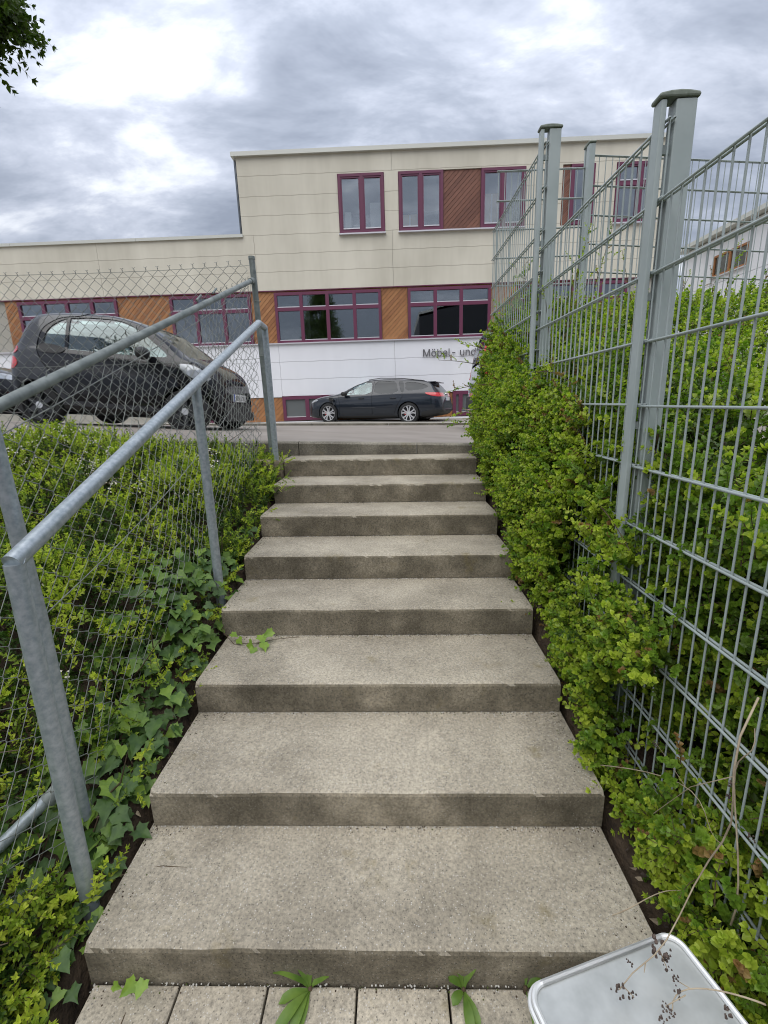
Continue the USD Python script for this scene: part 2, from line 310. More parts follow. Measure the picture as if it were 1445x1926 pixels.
for i in range(-8, 9):
    x0, x1 = i*1.0+0.005, i*1.0+0.995
    v = bx(x0, x1, 11.0, 11.118, -0.25, 0.0); v.vertices[:, 2] += np.where(v.vertices[:, 2] > -0.1, road_z(v.vertices[:, 0], 11.05)+0.055, 0.9)
    obj('kerb_stone', v, M['kerb_concrete'], fk)
gz = np.concatenate([[-300, -100, -40, -15], np.linspace(-6, 3.06, 60)])
lx = np.concatenate([[-200, -60, -20], np.linspace(-8, -0.80, 60), [-0.775, -0.75, -0.72]])
obj('left_bank', grid_mesh(lx, gz, bank_z, 0.06, 3), M['soil'], smooth=True, kind='structure', label='earth bank left of the steps under the shrubs')
rx = np.concatenate([[0.71, 0.74, 0.765], np.linspace(0.79, 8, 60), [20, 60, 200]])
obj('right_bank', grid_mesh(rx, gz, bank_z, 0.06, 5), M['soil'], smooth=True, kind='structure', label='earth bank right of the steps under the hedge')
obj('ground', grid_mesh(np.array([-0.80, -0.4, 0, 0.4, 0.79]), gz, lambda x, y: np.clip(SLOPE*y, 0, 1.2)-0.20 + 0*x), M['soil'], smooth=True, kind='structure', label='earth under the steps and paving')
# --- landing of paving slabs
lp = thing('landing_paving', 'grey concrete paving slabs at the foot of the steps', 'paving', kind='structure')
sx_ = [-0.735, -0.501, -0.267, -0.032, 0.206, 0.442, 0.70]
for r in range(3):
    y1 = -0.006 - r*0.60; y0 = y1 - 0.594
    for a, b in zip(sx_[:-1], sx_[1:]):
        off = 0.0 if r % 2 == 0 else 0.15
        m = rbx(a+off+0.0025, b+off-0.0025, y0, y1, -0.06, 0.0+rng.uniform(-0.002, 0.002), 0.004, 8)
        m.vertices[:, 2] += TX*m.vertices[:, 0]
        obj('paving_slab', m, M['slab_concrete'], lp)
# --- steps
N3_ = lambda x, y, z: float(meshkit.noise(np.array([x, y, z])))
st = thing('stair_flight', 'flight of eight exposed aggregate concrete block steps', 'staircase', kind='structure')
for k in range(8):
    y0, z1 = STEP_Y[k], STEP_Z[k]; z0 = (STEP_Z[k-1] + 0.003) if k else 0.004
    if k == 0: z0 = -0.08
    y1 = STEP_Y[k+1] + 0.04 if k < 7 else KERB_Y - 0.004
    c = 0.014
    prof = [(y0, z0), (y1, z0), (y1, z1), (y0+c, z1+0.001), (y0+0.004, z1-0.005), (y0, z1-c)]
    xs = np.linspace(XL[k], XR[k], 110)
    P = np.array(prof); n = len(P); V = []
    for i, x in enumerate(xs):
        j = meshkit.noise(np.array([x*9.0, k*7.3, 0.5]))-0.5; j2 = meshkit.noise(np.array([x*31.0, k*3.3, 2.5]))-0.5
        Q = P.copy(); Q[3:, 0] += 0.004*j; Q[3:, 1] += 0.004*j; chip = max(0.0, N3_(x*13.0, k*5.7, 3.1)-0.74)*0.014*max(0.0, N3_(x*60, k*2.2, 4.4)); Q[4] += (chip*0.6, -chip*0.6); Q[5, 1] -= chip; Q[3, 0] += chip; Q[4] += (0.0016*j2, -0.0016*j2); Q[3, 1] -= 0.002*j2
        e = 0.006 if i in (0, len(xs)-1) else 0.0
        Q[4, 0] += e*0.6; Q[4, 1] -= e*0.5
        V.append(np.stack([np.full(n, x), Q[:, 0], Q[:, 1] + TX*x], 1))
    V = np.concatenate(V); F = []
    for i in range(len(xs)-1):
        for j in range(n):
            l = (j+1) % n; F += [[i*n+j, (i+1)*n+j, (i+1)*n+l], [i*n+j, (i+1)*n+l, i*n+l]]
    for j in range(1, n-1): F += [[0, j, j+1], [(len(xs)-1)*n, (len(xs)-1)*n+j+1, (len(xs)-1)*n+j]]
    m = trimesh.Trimesh(V, np.array(F), process=False)
    if m.volume < 0: m.invert()
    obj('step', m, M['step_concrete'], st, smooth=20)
# --- near kerb: stones
kb = thing('near_kerb', 'row of grey concrete kerb stones above the top step', 'kerb', kind='structure')
for a, b in ((-6, -5), (-5, -4), (-4, -3), (-3, -1.95), (-1.95, -0.95), (-0.95, -0.70), (-0.70, 0.30), (0.30, 1.30), (1.30, 2.30), (2.30, 3.30), (3.3, 4.3)):
    m = prism_profile([(KERB_Y, -0.35), (KERB_Y+0.10, -0.35), (KERB_Y+0.10, -0.004), (KERB_Y+0.09, 0.004), (KERB_Y+0.012, 0.002), (KERB_Y, -0.012)], a+0.003, b-0.003)
    m.vertices[:, 2] += 1.163 - 0.039*m.vertices[:, 0]
    obj('kerb_stone', m, M['kerb_concrete'], kb)
# crumbling concrete shoulder left of the top step
sh = rbx(-1.02, -0.772, 2.60, 2.955, 0.86, 1.085, 0.02, 8); sh = sh.subdivide_to_size(0.035)
sh.vertices += (meshkit.fbm(sh.vertices*22, 3, 9)[:, None]-0.5)*0.04
obj('post_footing', sh, M['rubble'], smooth=True, label='crumbling brown concrete footing left of the top step', cat='footing')

# ------------------------------------------------------------------ the cream building
FY = 17.0
def fX(px, py): p = at_y(px, py, FY); return p[0], p[2]
zx = lambda py, px: float(at_y(px, py, FY)[2]); xx = lambda px, py: float(at_y(px, py, FY)[0])
Z_ROOF = zx(292, 445); Z_LOW = zx(447, 430)
Z_J = [zx(y, 450) for y in (332, 371, 407.5, 444, 480, 514)]
Z_TOPB = zx(549, 450)                       # top of the wooden band
Z_SILL = zx(648, 490)                       # top of the white panels
Z_W = [zx(y, 500) for y in (682, 715)]; Z_WB = zx(747.5, 520); Z_BASE = 0.80
Z_LOW = Z_J[3]
X_L, X_UP, X_R = -19.0, xx(443, 300), 9.84
X_LOWEND = X_UP
cb = thing('commercial_building', 'cream concrete commercial building with purple windows and wooden cladding behind the road', 'building')
U = [(637, 723), (750.3, 833.8), (904.7, 987.5), (1071.6, 1116), (1156, 1234)]
uz1, uz0 = zx(321, 790), zx(434, 790)
Wup = []
for a, b in U:
    Wup.append([xx(a, 380), xx(b, 380), uz0, uz1])
mull = {0: [xx(681, 380)], 1: [xx(791.7, 380)], 2: [xx(946, 370)], 3: [], 4: [xx(1202, 365)]}
lz1, lz0 = zx(547, 620), zx(643.5, 620); ltz = zx(579, 620)
Wlow = [[xx(40, 610), xx(224, 600), [xx(85, 596), xx(129, 596), xx(176, 596)]],
        [xx(323, 600), xx(474, 600), [xx(371, 600), xx(423, 600)]],
        [xx(519, 600), xx(718, 600), [xx(568.5, 600), xx(617.5, 600), xx(668, 600)]],
        [xx(768, 600), xx(922.5, 600), [xx(819, 600), xx(867.5, 600)]]]
d_ = Wlow[2][1]-Wlow[2][0]; g_ = Wlow[3][0]-Wlow[2][1]
Wlow.append([Wlow[3][1]+g_, Wlow[3][1]+g_+d_, [Wlow[3][1]+g_+d_*q for q in (0.25, 0.5, 0.75)]])
Wlow.append([Wlow[0][0]-1.9-d_, Wlow[0][0]-1.9, [Wlow[0][0]-1.9-d_*q for q in (0.75, 0.5, 0.25)]])
bz1, bz0 = zx(745, 560), zx(790.5, 560)
Wbas = [[xx(533, 770), xx(533, 770)+2.02, [xx(579, 770)]], [xx(852, 765), xx(852, 765)+2.6, [xx(866.5, 765)]], [xx(533, 770)-4.3, xx(533, 770)-1.5, [xx(533, 770)-2.9]]]
openings = [sbox(a, z0, b, z1) for a, b, z0, z1 in Wup] + [sbox(a, lz0, b, lz1) for a, b, _ in Wlow] + [sbox(a, bz0, b, bz1) for a, b, _ in Wbas]
hole = unary_union(openings)
clad_up = [sbox(xx(833.8, 380)+0.0, uz0, xx(904.7, 380), uz1), sbox(xx(1057, 370), uz0, xx(1071.6, 380), uz1)]
clad_low = sbox(X_L, Z_SILL, X_R, Z_TOPB); clad_bas = sbox(X_L, Z_BASE+0.10, X_R, Z_WB)
clads = unary_union(clad_up + [clad_low, clad_bas])
outline = unary_union([sbox(X_L, Z_BASE-0.4, X_R, Z_LOW), sbox(X_UP, Z_LOW-0.1, X_R, Z_ROOF)])
bk = extr(outline.difference(hole.buffer(-0.02, join_style=2)), 0.16); obj('backing_wall', moved(bk, 0, FY+0.075, 0), M['joint_dark'], cb)
# concrete panels
rows = [Z_TOPB] + sorted(Z_J) + [Z_ROOF]
vj_low = [-15.2, -10.4, xx(483, 515)-6.9*0+0.0, xx(739, 485), xx(739, 485)+5.2]
vj_up = [xx(736, 300), xx(736, 300)+5.2]
J = 0.0045
def panels(z0, z1, xsplits, xa, xb, material):
    xs = [xa] + [x for x in xsplits if xa+0.3 < x < xb-0.3] + [xb]
    for a, b in zip(xs[:-1], xs[1:]):
        P = sbox(a+J, z0+J, b-J, z1-J).difference(unary_union([hole.buffer(0.012, join_style=2), unary_union(clad_up).buffer(0.01, join_style=2)]))
        for g in getattr(P, 'geoms', [P]):
            if g.area > 0.02: obj('wall_panel', moved(extr(g, 0.07), 0, FY, 0), material, cb)
for z0, z1 in zip(rows[:-1], rows[1:]):
    if z1 <= Z_LOW + 0.01: panels(z0, z1, vj_low, X_L, X_R, M['cream_concrete'])
    else: panels(z0, z1, vj_up if z0 > uz1-0.45 else [], X_UP, X_R, M['cream_concrete'])
wr = sorted([Z_WB, *Z_W, Z_SILL])
for z0, z1 in zip(wr[:-1], wr[1:]): panels(z0, z1, [-13.0, -8.6, -4.1, xx(743.5, 690), xx(743.5, 690)+5.1], X_L, X_R, M['white_concrete'])
obj('plinth', bx(X_L, X_R, FY-0.05, FY+0.07, Z_BASE-0.4, Z_BASE+0.095), M['white_concrete'], cb)
# cladding boards, diagonal
def boards(zone, fams, lean, pitch):
    zone = zone.difference(hole.buffer(0.015, join_style=2))
    for g in getattr(zone, 'geoms', [zone]):
        if g.area < 0.05: continue
        x0, z0, x1, z1 = g.bounds; H = z1-z0; w = pitch
        n0 = int(math.floor((x0 - H*lean)/w))-1
        for i in range(n0, int((x1+H)/w)+2):
            a = i*w
            q = Polygon([(a, z0), (a+w*0.92, z0), (a+w*0.92+lean*H, z1), (a+lean*H, z1)]).intersection(g)
            for h in getattr(q, 'geoms', [q]):
                if h.geom_type == 'Polygon' and h.area > 0.002:
                    obj('cladding_board', moved(extr(h, 0.03), 0, FY+0.035+rng.uniform(-0.003, 0.003), 0), M[fams[int(rng.integers(3))]], cb)
LB = ['larch_board_a', 'larch_board_b', 'larch_board_c']; BB = ['brown_board_a', 'brown_board_b', 'brown_board_c']
VIS0, VIS1 = -14.2, 7.0
boards(sbox(VIS0, Z_SILL+0.03, VIS1, Z_TOPB-0.02), LB, 1.0, 0.165)
boards(sbox(VIS0+6, Z_BASE+0.11, VIS1, Z_WB-0.01), LB, 1.0, 0.165)
for c in clad_up: boards(c, BB, 1.0, 0.165)
# windows
def window(x0, x1, z0, z1, mulls, transom, deep=0.07, fw=0.085, glass='window_glass', proud=0.025, sashes=True, sill=True):
    fr = sbox(x0, z0, x1, z1); xs = [x0] + list(mulls) + [x1]; zs = [z0] + ([transom] if transom else []) + [z1]
    holes, gl = [], []
    for i in range(len(xs)-1):
        for j in range(len(zs)-1):
            l = fw if i == 0 else fw*0.62; r = fw if i == len(xs)-2 else fw*0.62; b = fw if j == 0 else fw*0.6; t = fw if j == len(zs)-2 else fw*0.6
            h = sbox(xs[i]+l, zs[j]+b, xs[i+1]-r, zs[j+1]-t); holes.append(h); gl.append(h)
    f = extr(fr.difference(unary_union(holes)), deep)
    w = obj('window', moved(f, 0, FY-proud, 0), M['purple_frame'], cb)
    for h in gl:
        a, b, c, d = h.bounds
        if sashes:
            ring = h.difference(sbox(a+0.05, b+0.05, c-0.05, d-0.05)); obj('sash', moved(extr(ring, 0.04), 0, FY-proud+0.018, 0), M['purple_frame'], w)
            obj('glazing_bead', bx(a+0.05, c-0.05, FY-proud+0.005, FY-proud+0.03, b+0.052, b+0.085), M['sill_metal'], w)
            q = sbox(a+0.05, b+0.05, c-0.05, d-0.05)
        else:
            q = h; obj('glazing_bead', bx(a, c, FY-proud+0.01, FY-proud+0.04, b+0.002, b+0.032), M['sill_metal'], w)
        tilt = rng.uniform(-0.004, 0.004, 2)
        g = moved(extr(q, 0.008), 0, 0, 0); cx, cz = (a+c)/2, (b+d)/2
        g.vertices[:, 1] += (g.vertices[:, 0]-cx)*tilt[0] + (g.vertices[:, 2]-cz)*tilt[1] + FY+0.03
        obj('pane', g, M[glass], w)
    if sill: obj('sill', bx(x0-0.03, x1+0.03, FY-0.10, FY+0.02, z0-0.045, z0-0.004), M['sill_metal'], w)
for i, (a, b, z0, z1) in enumerate(Wup):
    window(a, b, z0, z1, mull[i], zx(345, 1195) if i == 4 else None, sill=(i in (0, 4)))
obj('long_sill', bx(Wup[1][0]-0.03, Wup[2][1]+0.03, FY-0.10, FY+0.02, uz0-0.045, uz0-0.004), M['sill_metal'], cb)
for a, b, m in Wlow: window(a, b, lz0, lz1, m, ltz, sashes=False, fw=0.10, sill=False)
obj('band_sill', bx(X_L, X_R, FY-0.07, FY+0.03, Z_SILL-0.02, Z_SILL+0.022), M['sill_metal'], cb)
obj('band_drip', bx(X_L, X_R, FY-0.012, FY+0.03, Z_TOPB-0.03, Z_TOPB-0.003), M['purple_frame'], cb)
for a, b, m in Wbas: window(a, b, bz0, bz1, m, None, sashes=False, fw=0.12, glass='frosted_glass', sill=False)
# rest of the shell
obj('roof', bx(X_UP+0.1, X_R-0.1, FY+0.1, FY+12, Z_ROOF-0.25, Z_ROOF-0.1), M['joint_dark'], cb)
obj('roof', bx(X_L+0.1, X_UP, FY+0.1, FY+12, Z_LOW-0.25, Z_LOW-0.1), M['joint_dark'], cb)
obj('side_wall', bx(X_R-0.15, X_R, FY+0.24, FY+12, Z_BASE-0.4, Z_ROOF-0.01), M['cream_concrete'], cb)
obj('side_wall', bx(X_L, X_L+0.15, FY+0.24, FY+12, Z_BASE-0.4, Z_LOW-0.01), M['cream_concrete'], cb)
obj('side_wall', bx(X_UP, X_UP+0.15, FY+0.24, FY+12, Z_LOW-0.09, Z_ROOF-0.01), M['cream_concrete'], cb)
obj('rear_wall', bx(X_L, X_R, FY+12, FY+12.15, Z_BASE-0.4, Z_LOW-0.01), M['cream_concrete'], cb)
obj('rear_wall', bx(X_UP, X_R, FY+12, FY+12.15, Z_LOW, Z_ROOF-0.01), M['cream_concrete'], cb)
obj('coping', bx(X_UP-0.14, X_R+0.08, FY-0.10, FY+0.32, Z_ROOF-0.06, Z_ROOF+0.07), M['coping_metal'], cb)
obj('coping', bx(X_UP-0.14, X_UP+0.20, FY+0.325, FY+12.1, Z_ROOF-0.06, Z_ROOF+0.07), M['coping_metal'], cb)
for a, b in ((X_L-0.08, -13.5), (-13.49, -8.9), (-8.89, X_UP+0.02)): obj('coping', bx(a, b, FY-0.06, FY+0.30, Z_LOW-0.05, Z_LOW+0.05), M['coping_metal'], cb)
obj('downpipe', tube([(X_UP-0.06, FY+0.14, Z_ROOF-0.1), (X_UP-0.06, FY+0.14, Z_LOW+0.05)], 0.055, 10), M['pipe_dark'], cb, smooth=True)
# rooms behind the windows
fl = [Z_BASE-0.3, Z_WB+0.25, uz0-0.06]
obj('room_back', bx(X_L+0.2, X_R-0.2, FY+4.5, FY+4.6, Z_BASE-0.4, Z_LOW-0.3), M['room_wall'], cb)
obj('room_back', bx(X_UP+0.2, X_R-0.2, FY+4.5, FY+4.6, Z_LOW-0.29, Z_ROOF-0.3), M['room_wall'], cb)
for z in (fl[0], lz0-0.9, uz0-0.10): obj('room_floor', bx(X_L+0.2 if z < 5.5 else X_UP+0.2, X_R-0.2, FY+0.24, FY+4.5, z-0.15, z), M['room_floor'], cb)
for x in (-3.0, 0.1, 4.5): obj('room_divider', bx(x, x+0.1, FY+0.24, FY+4.49, lz0-0.88, uz0-0.3), M['room_wall'], cb)
# letters
def letters(text, x, z, h, label):
    t = thing('wall_lettering', label, 'sign', loc=(x, FY-0.03, z))
    for i, ch in enumerate(text):
        if ch == ' ': continue
        w = meshkit.text_mesh(ch, h); full = meshkit.text_mesh(text[:i+1], h)
        dx = full.bounds[1, 0] - (w.bounds[1, 0]-w.bounds[0, 0]) - w.bounds[0, 0]
        v = w.vertices.copy(); w.vertices = np.stack([v[:, 0]+dx, -v[:, 2]*12.0+0.0, v[:, 1]], 1);
        obj('letter', w, M['sign_grey'], t)
    return t
lx0, lzb = xx(794.5, 672), zx(671.5, 794.5)
cap = zx(657.5, 797)-zx(671.5, 797)
letters('Möbel- und Inn', lx0, lzb+0.01, cap*0.98, 'grey letters fixed to the white wall above the parked estate car')
# boxes standing on the upper floor behind the panes
def room_box(px0, px1, pyt, material, label, dy, group=None):
    x0, x1 = xx(px0, 420), xx(px1, 420); zt = zx(pyt, px0); z0 = uz0+0.061; dy -= 0.21
    m = rbx(x0, x1, FY+0.30+dy, FY+0.30+dy+0.45, z0, zt, 0.01, 6); tape = bx((x0+x1)/2-0.03, (x0+x1)/2+0.03, FY+0.297+dy, FY+0.301+dy, z0+0.05, zt-0.02)
    t = thing('box', label, 'box', group); obj('carton', m, material, t); obj('tape_strip', tape, M['pale_box'], t)
for a, b, z0, z1 in Wup: obj('inner_sill', bx(a+0.03, b-0.03, FY+0.062, FY+0.40, z0+0.025, z0+0.06), M['pale_box'], cb)
room_box(649, 661, 397, M['pale_box'], 'narrow pale box at the left behind the leftmost upper window', 0.0)
room_box(664, 678, 419, M['pale_box'], 'low pale box in the middle behind the leftmost upper window', 0.1)
room_box(697, 718, 379, M['pale_box'], 'tall pale box at the right behind the leftmost upper window', 0.0)
room_box(757, 786, 402, M['cardboard'], 'brown cardboard box behind the second upper window', 0.0)
room_box(912, 938, 362, M['cardboard'], 'brown cardboard box behind the third upper window beside wooden cladding', 0.0)

# ------------------------------------------------------------------ white building on the right
wb = thing('white_building', 'white building with pitched-looking roof edge at the right behind the hedge', 'building')
BX, BY0, BY1, BZ1 = 14.0, 6.0, 22.675, 7.85
ys_ = [6.0, 11.0, 15.0, 18.70, 20.66, 22.675]
wy = [(18.70, 20.66), (13.2, 15.2)]
wz0, wz1 = 6.28, 7.12
def xwall(poly, x, depth):        # poly in (y,z), face at x looking -x
    m = extr(poly, depth); v = m.vertices; m.vertices = np.stack([x+v[:, 1], v[:, 0], v[:, 2]], 1); m.invert(); return m
full = sbox(BY0, 0.4, BY1, BZ1).difference(unary_union([sbox(a, wz0, b, wz1) for a, b in wy] + [sbox(a, 2.6, b, 4.0) for a, b in wy]))
for i, (a, b) in enumerate(((6.0, 11.2), (11.2, 16.9), (16.9, 22.675))):
    for c, d in ((0.4, 2.3), (2.3, 4.3), (4.3, 6.0), (6.0, BZ1)):
        P = full.intersection(sbox(a+0.008, c+0.008, b-0.008, d-0.008))
        obj('wall_panel', xwall(P, BX, 0.12), M['white_concrete'], wb)
obj('backing_wall', xwall(full, BX+0.125, 0.1), M['joint_dark'], wb)
obj('end_wall', bx(BX+0.13, BX+12, BY1-0.15, BY1, 0.4, BZ1), M['white_concrete'], wb)
obj('end_wall', bx(BX+0.13, BX+12, BY0, BY0+0.15, 0.4, BZ1), M['white_concrete'], wb)
obj('roof', bx(BX-0.35, BX+12, BY0-0.3, BY1+0.35, BZ1+0.03, BZ1+0.20), M['coping_metal'], wb)
obj('room_back', bx(BX+3, BX+3.1, BY0+0.2, BY1-0.2, 0.4, BZ1-0.1), M['room_wall'], wb)
for a, b in wy:
    for c, d in ((wz0, wz1), (2.6, 4.0)):
        mid = (a+b)/2
        fr = sbox(a, c, b, d).difference(unary_union([sbox(a+0.08, c+0.08, mid-0.05, d-0.08), sbox(mid+0.05, c+0.08, b-0.08, d-0.08)]))
        w = obj('window', xwall(fr, BX-0.02, 0.09), M['larch_board_a'], wb)
        for p, q in ((a+0.08, mid-0.05), (mid+0.05, b-0.08)): obj('pane', xwall(sbox(p, c+0.08, q, d-0.08), BX+0.03, 0.008), M['window_glass'], w)
        obj('sill', bx(BX-0.08, BX+0.02, a-0.03, b+0.03, c-0.05, c-0.004), M['sill_metal'], w)

# ------------------------------------------------------------------ double rod mesh fence on the right
FX = 0.92
mf = thing('mesh_fence', 'grey green double rod mesh fence stepping up beside the stairs, hedge growing through it', 'fence')
def rod(p, q, r, n=6): return tube([p, q], r, n)
POST_Y = [0.700, 1.850]
def mesh_panel(a, b, ztop, zbot, par, along_y=True, fixed=FX, dz=0.0, rv=0.003, rh=0.004, zextra=0.004):
    "rods of one panel; rows of paired level rods every 20 cm, upright rods every 5 cm between the pair"
    def pt(u, off, z): return (fixed+off, u, z+dz*(u-a)) if along_y else (u, fixed+off, z+dz*(u-a))
    n = int(round((b-a)/0.05))
    for i in range(n+1):
        u = a + (b-a)*i/n
        obj('upright_rod', rod(pt(u, 0, zbot), pt(u, 0, ztop+zextra), rv), M['coated_steel'], par, smooth=True)
    z = ztop
    while z > zbot-0.01:
        for s in (-1, 1): obj('level_rod', rod(pt(a-0.012, s*(rv+rh), z), pt(b+0.012, s*(rv+rh), z), rh), M['coated_steel'], par, smooth=True)
        z -= 0.2
def post(par, x, y, z0, z1, rot=0.0, cut=True):
    "rectangular tube behind the mesh, flat cover strip in front of it, green cap on both"
    def place(m):
        m = m.copy(); T = trimesh.transformations.rotation_matrix(rot, [0, 0, 1]); m.apply_transform(T); m.apply_translation([x, y, 0]); return m
    t = obj('post', place(rbx(0.013, 0.073, -0.022, 0.022, z0, z1, 0.004, 8)), M['coated_steel'], par, smooth=30)
    obj('cover_strip', place(rbx(-0.030, -0.012, -0.021, 0.021, z0+0.1, z1, 0.004, 8)), M['coated_steel'], t, smooth=30)
    z = z1-0.12
    while z > z0+0.3:
        obj('clamp', place(bx(-0.012, 0.013, -0.006, 0.006, z-0.012, z+0.012)), M['coated_steel'], t); z -= 0.4
    capm = rbx(-0.037, 0.079, -0.0265, 0.0265, z1+0.001, z1+0.012, 0.005, 8).subdivide().subdivide(); v = capm.vertices
    v[:, 2] += 0.008*np.where(v[:, 2] > z1+0.007, np.clip(1-((v[:, 0]-0.02)/0.062)**2, 0, 1), 0)
    obj('post_cap', place(capm), M['post_cap_green'], t, smooth=40)
post(mf, FX, POST_Y[0], -0.1, 2.312)
post(mf, FX, POST_Y[1], 0.3, 2.818)
mesh_panel(-0.55, POST_Y[0]+0.03, 2.055, 0.05, mf)
mesh_panel(POST_Y[0]-0.02, POST_Y[1]+0.03, 2.26, 0.33, mf)
mesh_panel(POST_Y[1]-0.02, 3.06, 2.755, 0.90, mf)
rf = thing('mesh_fence', 'farther grey green double rod mesh fence along the kerb behind the hedge', 'fence')
F2Y = 3.10
mesh_panel(0.955, 1.60, 3.175, 1.15, rf, along_y=False, fixed=F2Y)
mesh_panel(1.66, 3.85, 3.255, 1.15, rf, along_y=False, fixed=F2Y, dz=-0.075)
post(rf, 1.625, F2Y, 0.9, 3.305, rot=-PI/2+0.0)
post(rf, 3.92, F2Y, 0.8, 3.25, rot=-PI/2)

# ------------------------------------------------------------------ handrail on the left
HX = -0.82
hr = thing('handrail', 'galvanised steel tube handrail on posts along the left edge of the steps', 'handrail')
R = 0.0222
A0, A1 = np.array([HX, 0.150, 1.150]), np.array([HX, 2.500, 2.060])
du = (A1-A0)/np.linalg.norm(A1-A0)
obj('rail', tube([A0-du*0.012, A0+du*0.02, A1-du*0.02, A1], R, 20), M['galvanised'], hr, smooth=30)
obj('post', tube([(HX, 0.132, -0.05), (HX, 0.136, 0.4), (HX, 0.146, 1.142)], R, 20), M['galvanised'], hr, smooth=30)
obj('weld_seam', tube([A0+np.array([R*math.cos(a), 0.002+0.014*math.sin(a), -0.004+0.020*math.sin(a)]) for a in np.linspace(0, 2*PI, 21)], 0.0016, 5), M['galvanised'], hr, smooth=True)
md = A0 + du*((1.315-A0[1])/du[1])
obj('post', tube([(HX, 1.300, 0.35), (HX, 1.312, 1.0), (HX, 1.315, md[2]-0.012)], R, 20), M['galvanised'], hr, smooth=30)
E0 = np.array([HX, 2.655, 2.052])
obj('rail_return', tube([A1-du*0.006, A1+np.array([0, 0.012, 0.001]), A1+np.array([0, 0.08, -0.003]), E0], R, 20), M['galvanised'], hr, smooth=30)
obj('post', tube([E0+np.array([0, 0, 0.006]), E0-np.array([0, 0, 0.03]), (HX, 2.658, 1.05)], R, 20), M['galvanised'], hr, smooth=30)

# ------------------------------------------------------------------ chain link fence on the left
cf = thing('chain_link_fence', 'sagging galvanised chain link fence with tube posts left of the steps', 'fence')
CX = -0.95
obj('corner_post', tube([(-0.905, 2.88, 0.9), (-0.918, 2.885, 1.8), (-0.935, 2.89, 2.575)], 0.022, 16), M['old_galvanised'], cf, smooth=30)
obj('post_lid', tube([(-0.935, 2.89, 2.575), (-0.935, 2.89, 2.596)], 0.0245, 16), M['old_galvanised'], cf, smooth=30)
TR0, TR1 = np.array([CX, -0.42, 1.235]), np.array([-0.935, 2.86, 2.425])
def rail_at(y): return TR0 + (TR1-TR0)*((y-TR0[1])/(TR1[1]-TR0[1]))
obj('top_rail', tube([TR0, rail_at(1.2), TR1], 0.0165, 14), M['old_galvanised'], cf, smooth=30)
obj('rail_clamp', tube([rail_at(2.80), TR1], 0.021, 14), M['old_galvanised'], cf, smooth=30)
obj('lower_post', tube([(CX+0.006, 0.322, 0.20), (CX+0.004, 0.326, 0.9), (CX, 0.312, rail_at(0.312)[2]-0.01)], 0.021, 18), M['galvanised'], cf, smooth=30)
obj('brace', tube([(CX-0.01, 0.285, 0.365), (-1.10, 0.19, 0.245), (-1.45, -0.02, 0.02)], 0.019, 14), M['galvanised'], cf, smooth=30)
obj('brace_clamp', tube([(CX-0.012, 0.283, 0.363), (-0.99, 0.26, 0.332)], 0.0235, 14), M['old_galvanised'], cf, smooth=30)
obj('lower_post', tube([(-3.6, 2.90, 0.9), (-3.6, 2.90, 2.56)], 0.022, 12), M['old_galvanised'], cf, smooth=30)
def wires(U0, U1, origin, zlo, zhi, p, q, plane, seed, wob, shear=0.0, rad=0.0018):
    "woven zigzag wires; plane(u, z, off) -> point"
    out = []; n = int((U1-U0)/p)
    for k in range(n):
        u = U0 + k*p; zl, zh = zlo(u+p/2), zhi(u+p/2); m = int((zh-zl)/q)
        if m < 2: continue
        pts = []
        for j in range(m+1):
            s = (j+k) % 2; z = zh - j*q
            uu = u + p*s; o = 0.0022*(1 if s else -1)
            w = wob*(meshkit.noise(np.array([uu*2.2+seed, z*2.2, 0.3]))-0.5)
            w2 = wob*0.8*(meshkit.noise(np.array([uu*2.2+seed, z*2.2, 9.3]))-0.5)
            c = -0.0022 if j == 0 else 0
            zs = shear*(p*s-p/2); pts += [plane(uu+w+(0.0035 if not s else -0.0035), z+w2+zs+0.004, o+c), plane(uu+w, z+w2+zs-0.004, o)]
        pts = [plane(u+p*0.5*((k) % 2)+0.004, zh+0.022, 0.004), plane(u+p*((k) % 2)-0.004, zh+0.014, -0.003)] + pts
        out.append(tube(pts, rad, 4, cap=False))
    return cat(out)
far = wires(-3.75, -0.95, 0, lambda u: 1.16, lambda u: 2.555-0.03*math.sin(max(0, min(1, (u+3.7)/2.75))*PI), 0.0455, 0.047, lambda u, z, o: np.array([u, 2.885+o, z]), 1.0, 0.016)
obj('wire_mesh', far, M['wire'], cf, smooth=True, kind='stuff')
near = wires(-0.35, 2.86, 0, lambda u: max(0.0, SLOPE*u+0.04), lambda u: rail_at(u)[2]+0.005, 0.045, 0.047, lambda u, z, o: np.array([CX+o-0.012+0.02*math.sin(u*5+z*3), u, z]), 5.0, 0.022, shear=0.42, rad=0.0014)
obj('wire_mesh', near, M['wire'], cf, smooth=True, kind='stuff')
def sagwire(a, b, sag, r=0.0018, n=14, dx=0.0):
    a, b = np.array(a, float), np.array(b, float); t = np.linspace(0, 1, n)[:, None]
    P = a*(1-t)+b*t; P[:, 2] -= sag*4*t[:, 0]*(1-t[:, 0]); P[:, 0] += dx*4*t[:, 0]*(1-t[:, 0]); return tube(P, r, 6)
obj('tension_wire', sagwire(rail_at(2.75)-[0, 0, 0.03], rail_at(-0.1)-[0, 0, 0.06], 0.03), M['wire'], cf, smooth=True)
obj('tension_wire', sagwire((CX+0.02, 2.80, 1.83), (CX+0.02, 0.33, 0.92), 0.10), M['wire'], cf, smooth=True)
obj('tension_wire', sagwire((-0.92, 2.87, 1.86), (-3.7, 2.875, 1.86), 0.01), M['wire'], cf, smooth=True)
obj('tension_wire', sagwire((-0.93, 2.87, 2.53), (-3.7, 2.875, 2.55), 0.02), M['wire'], cf, smooth=True)
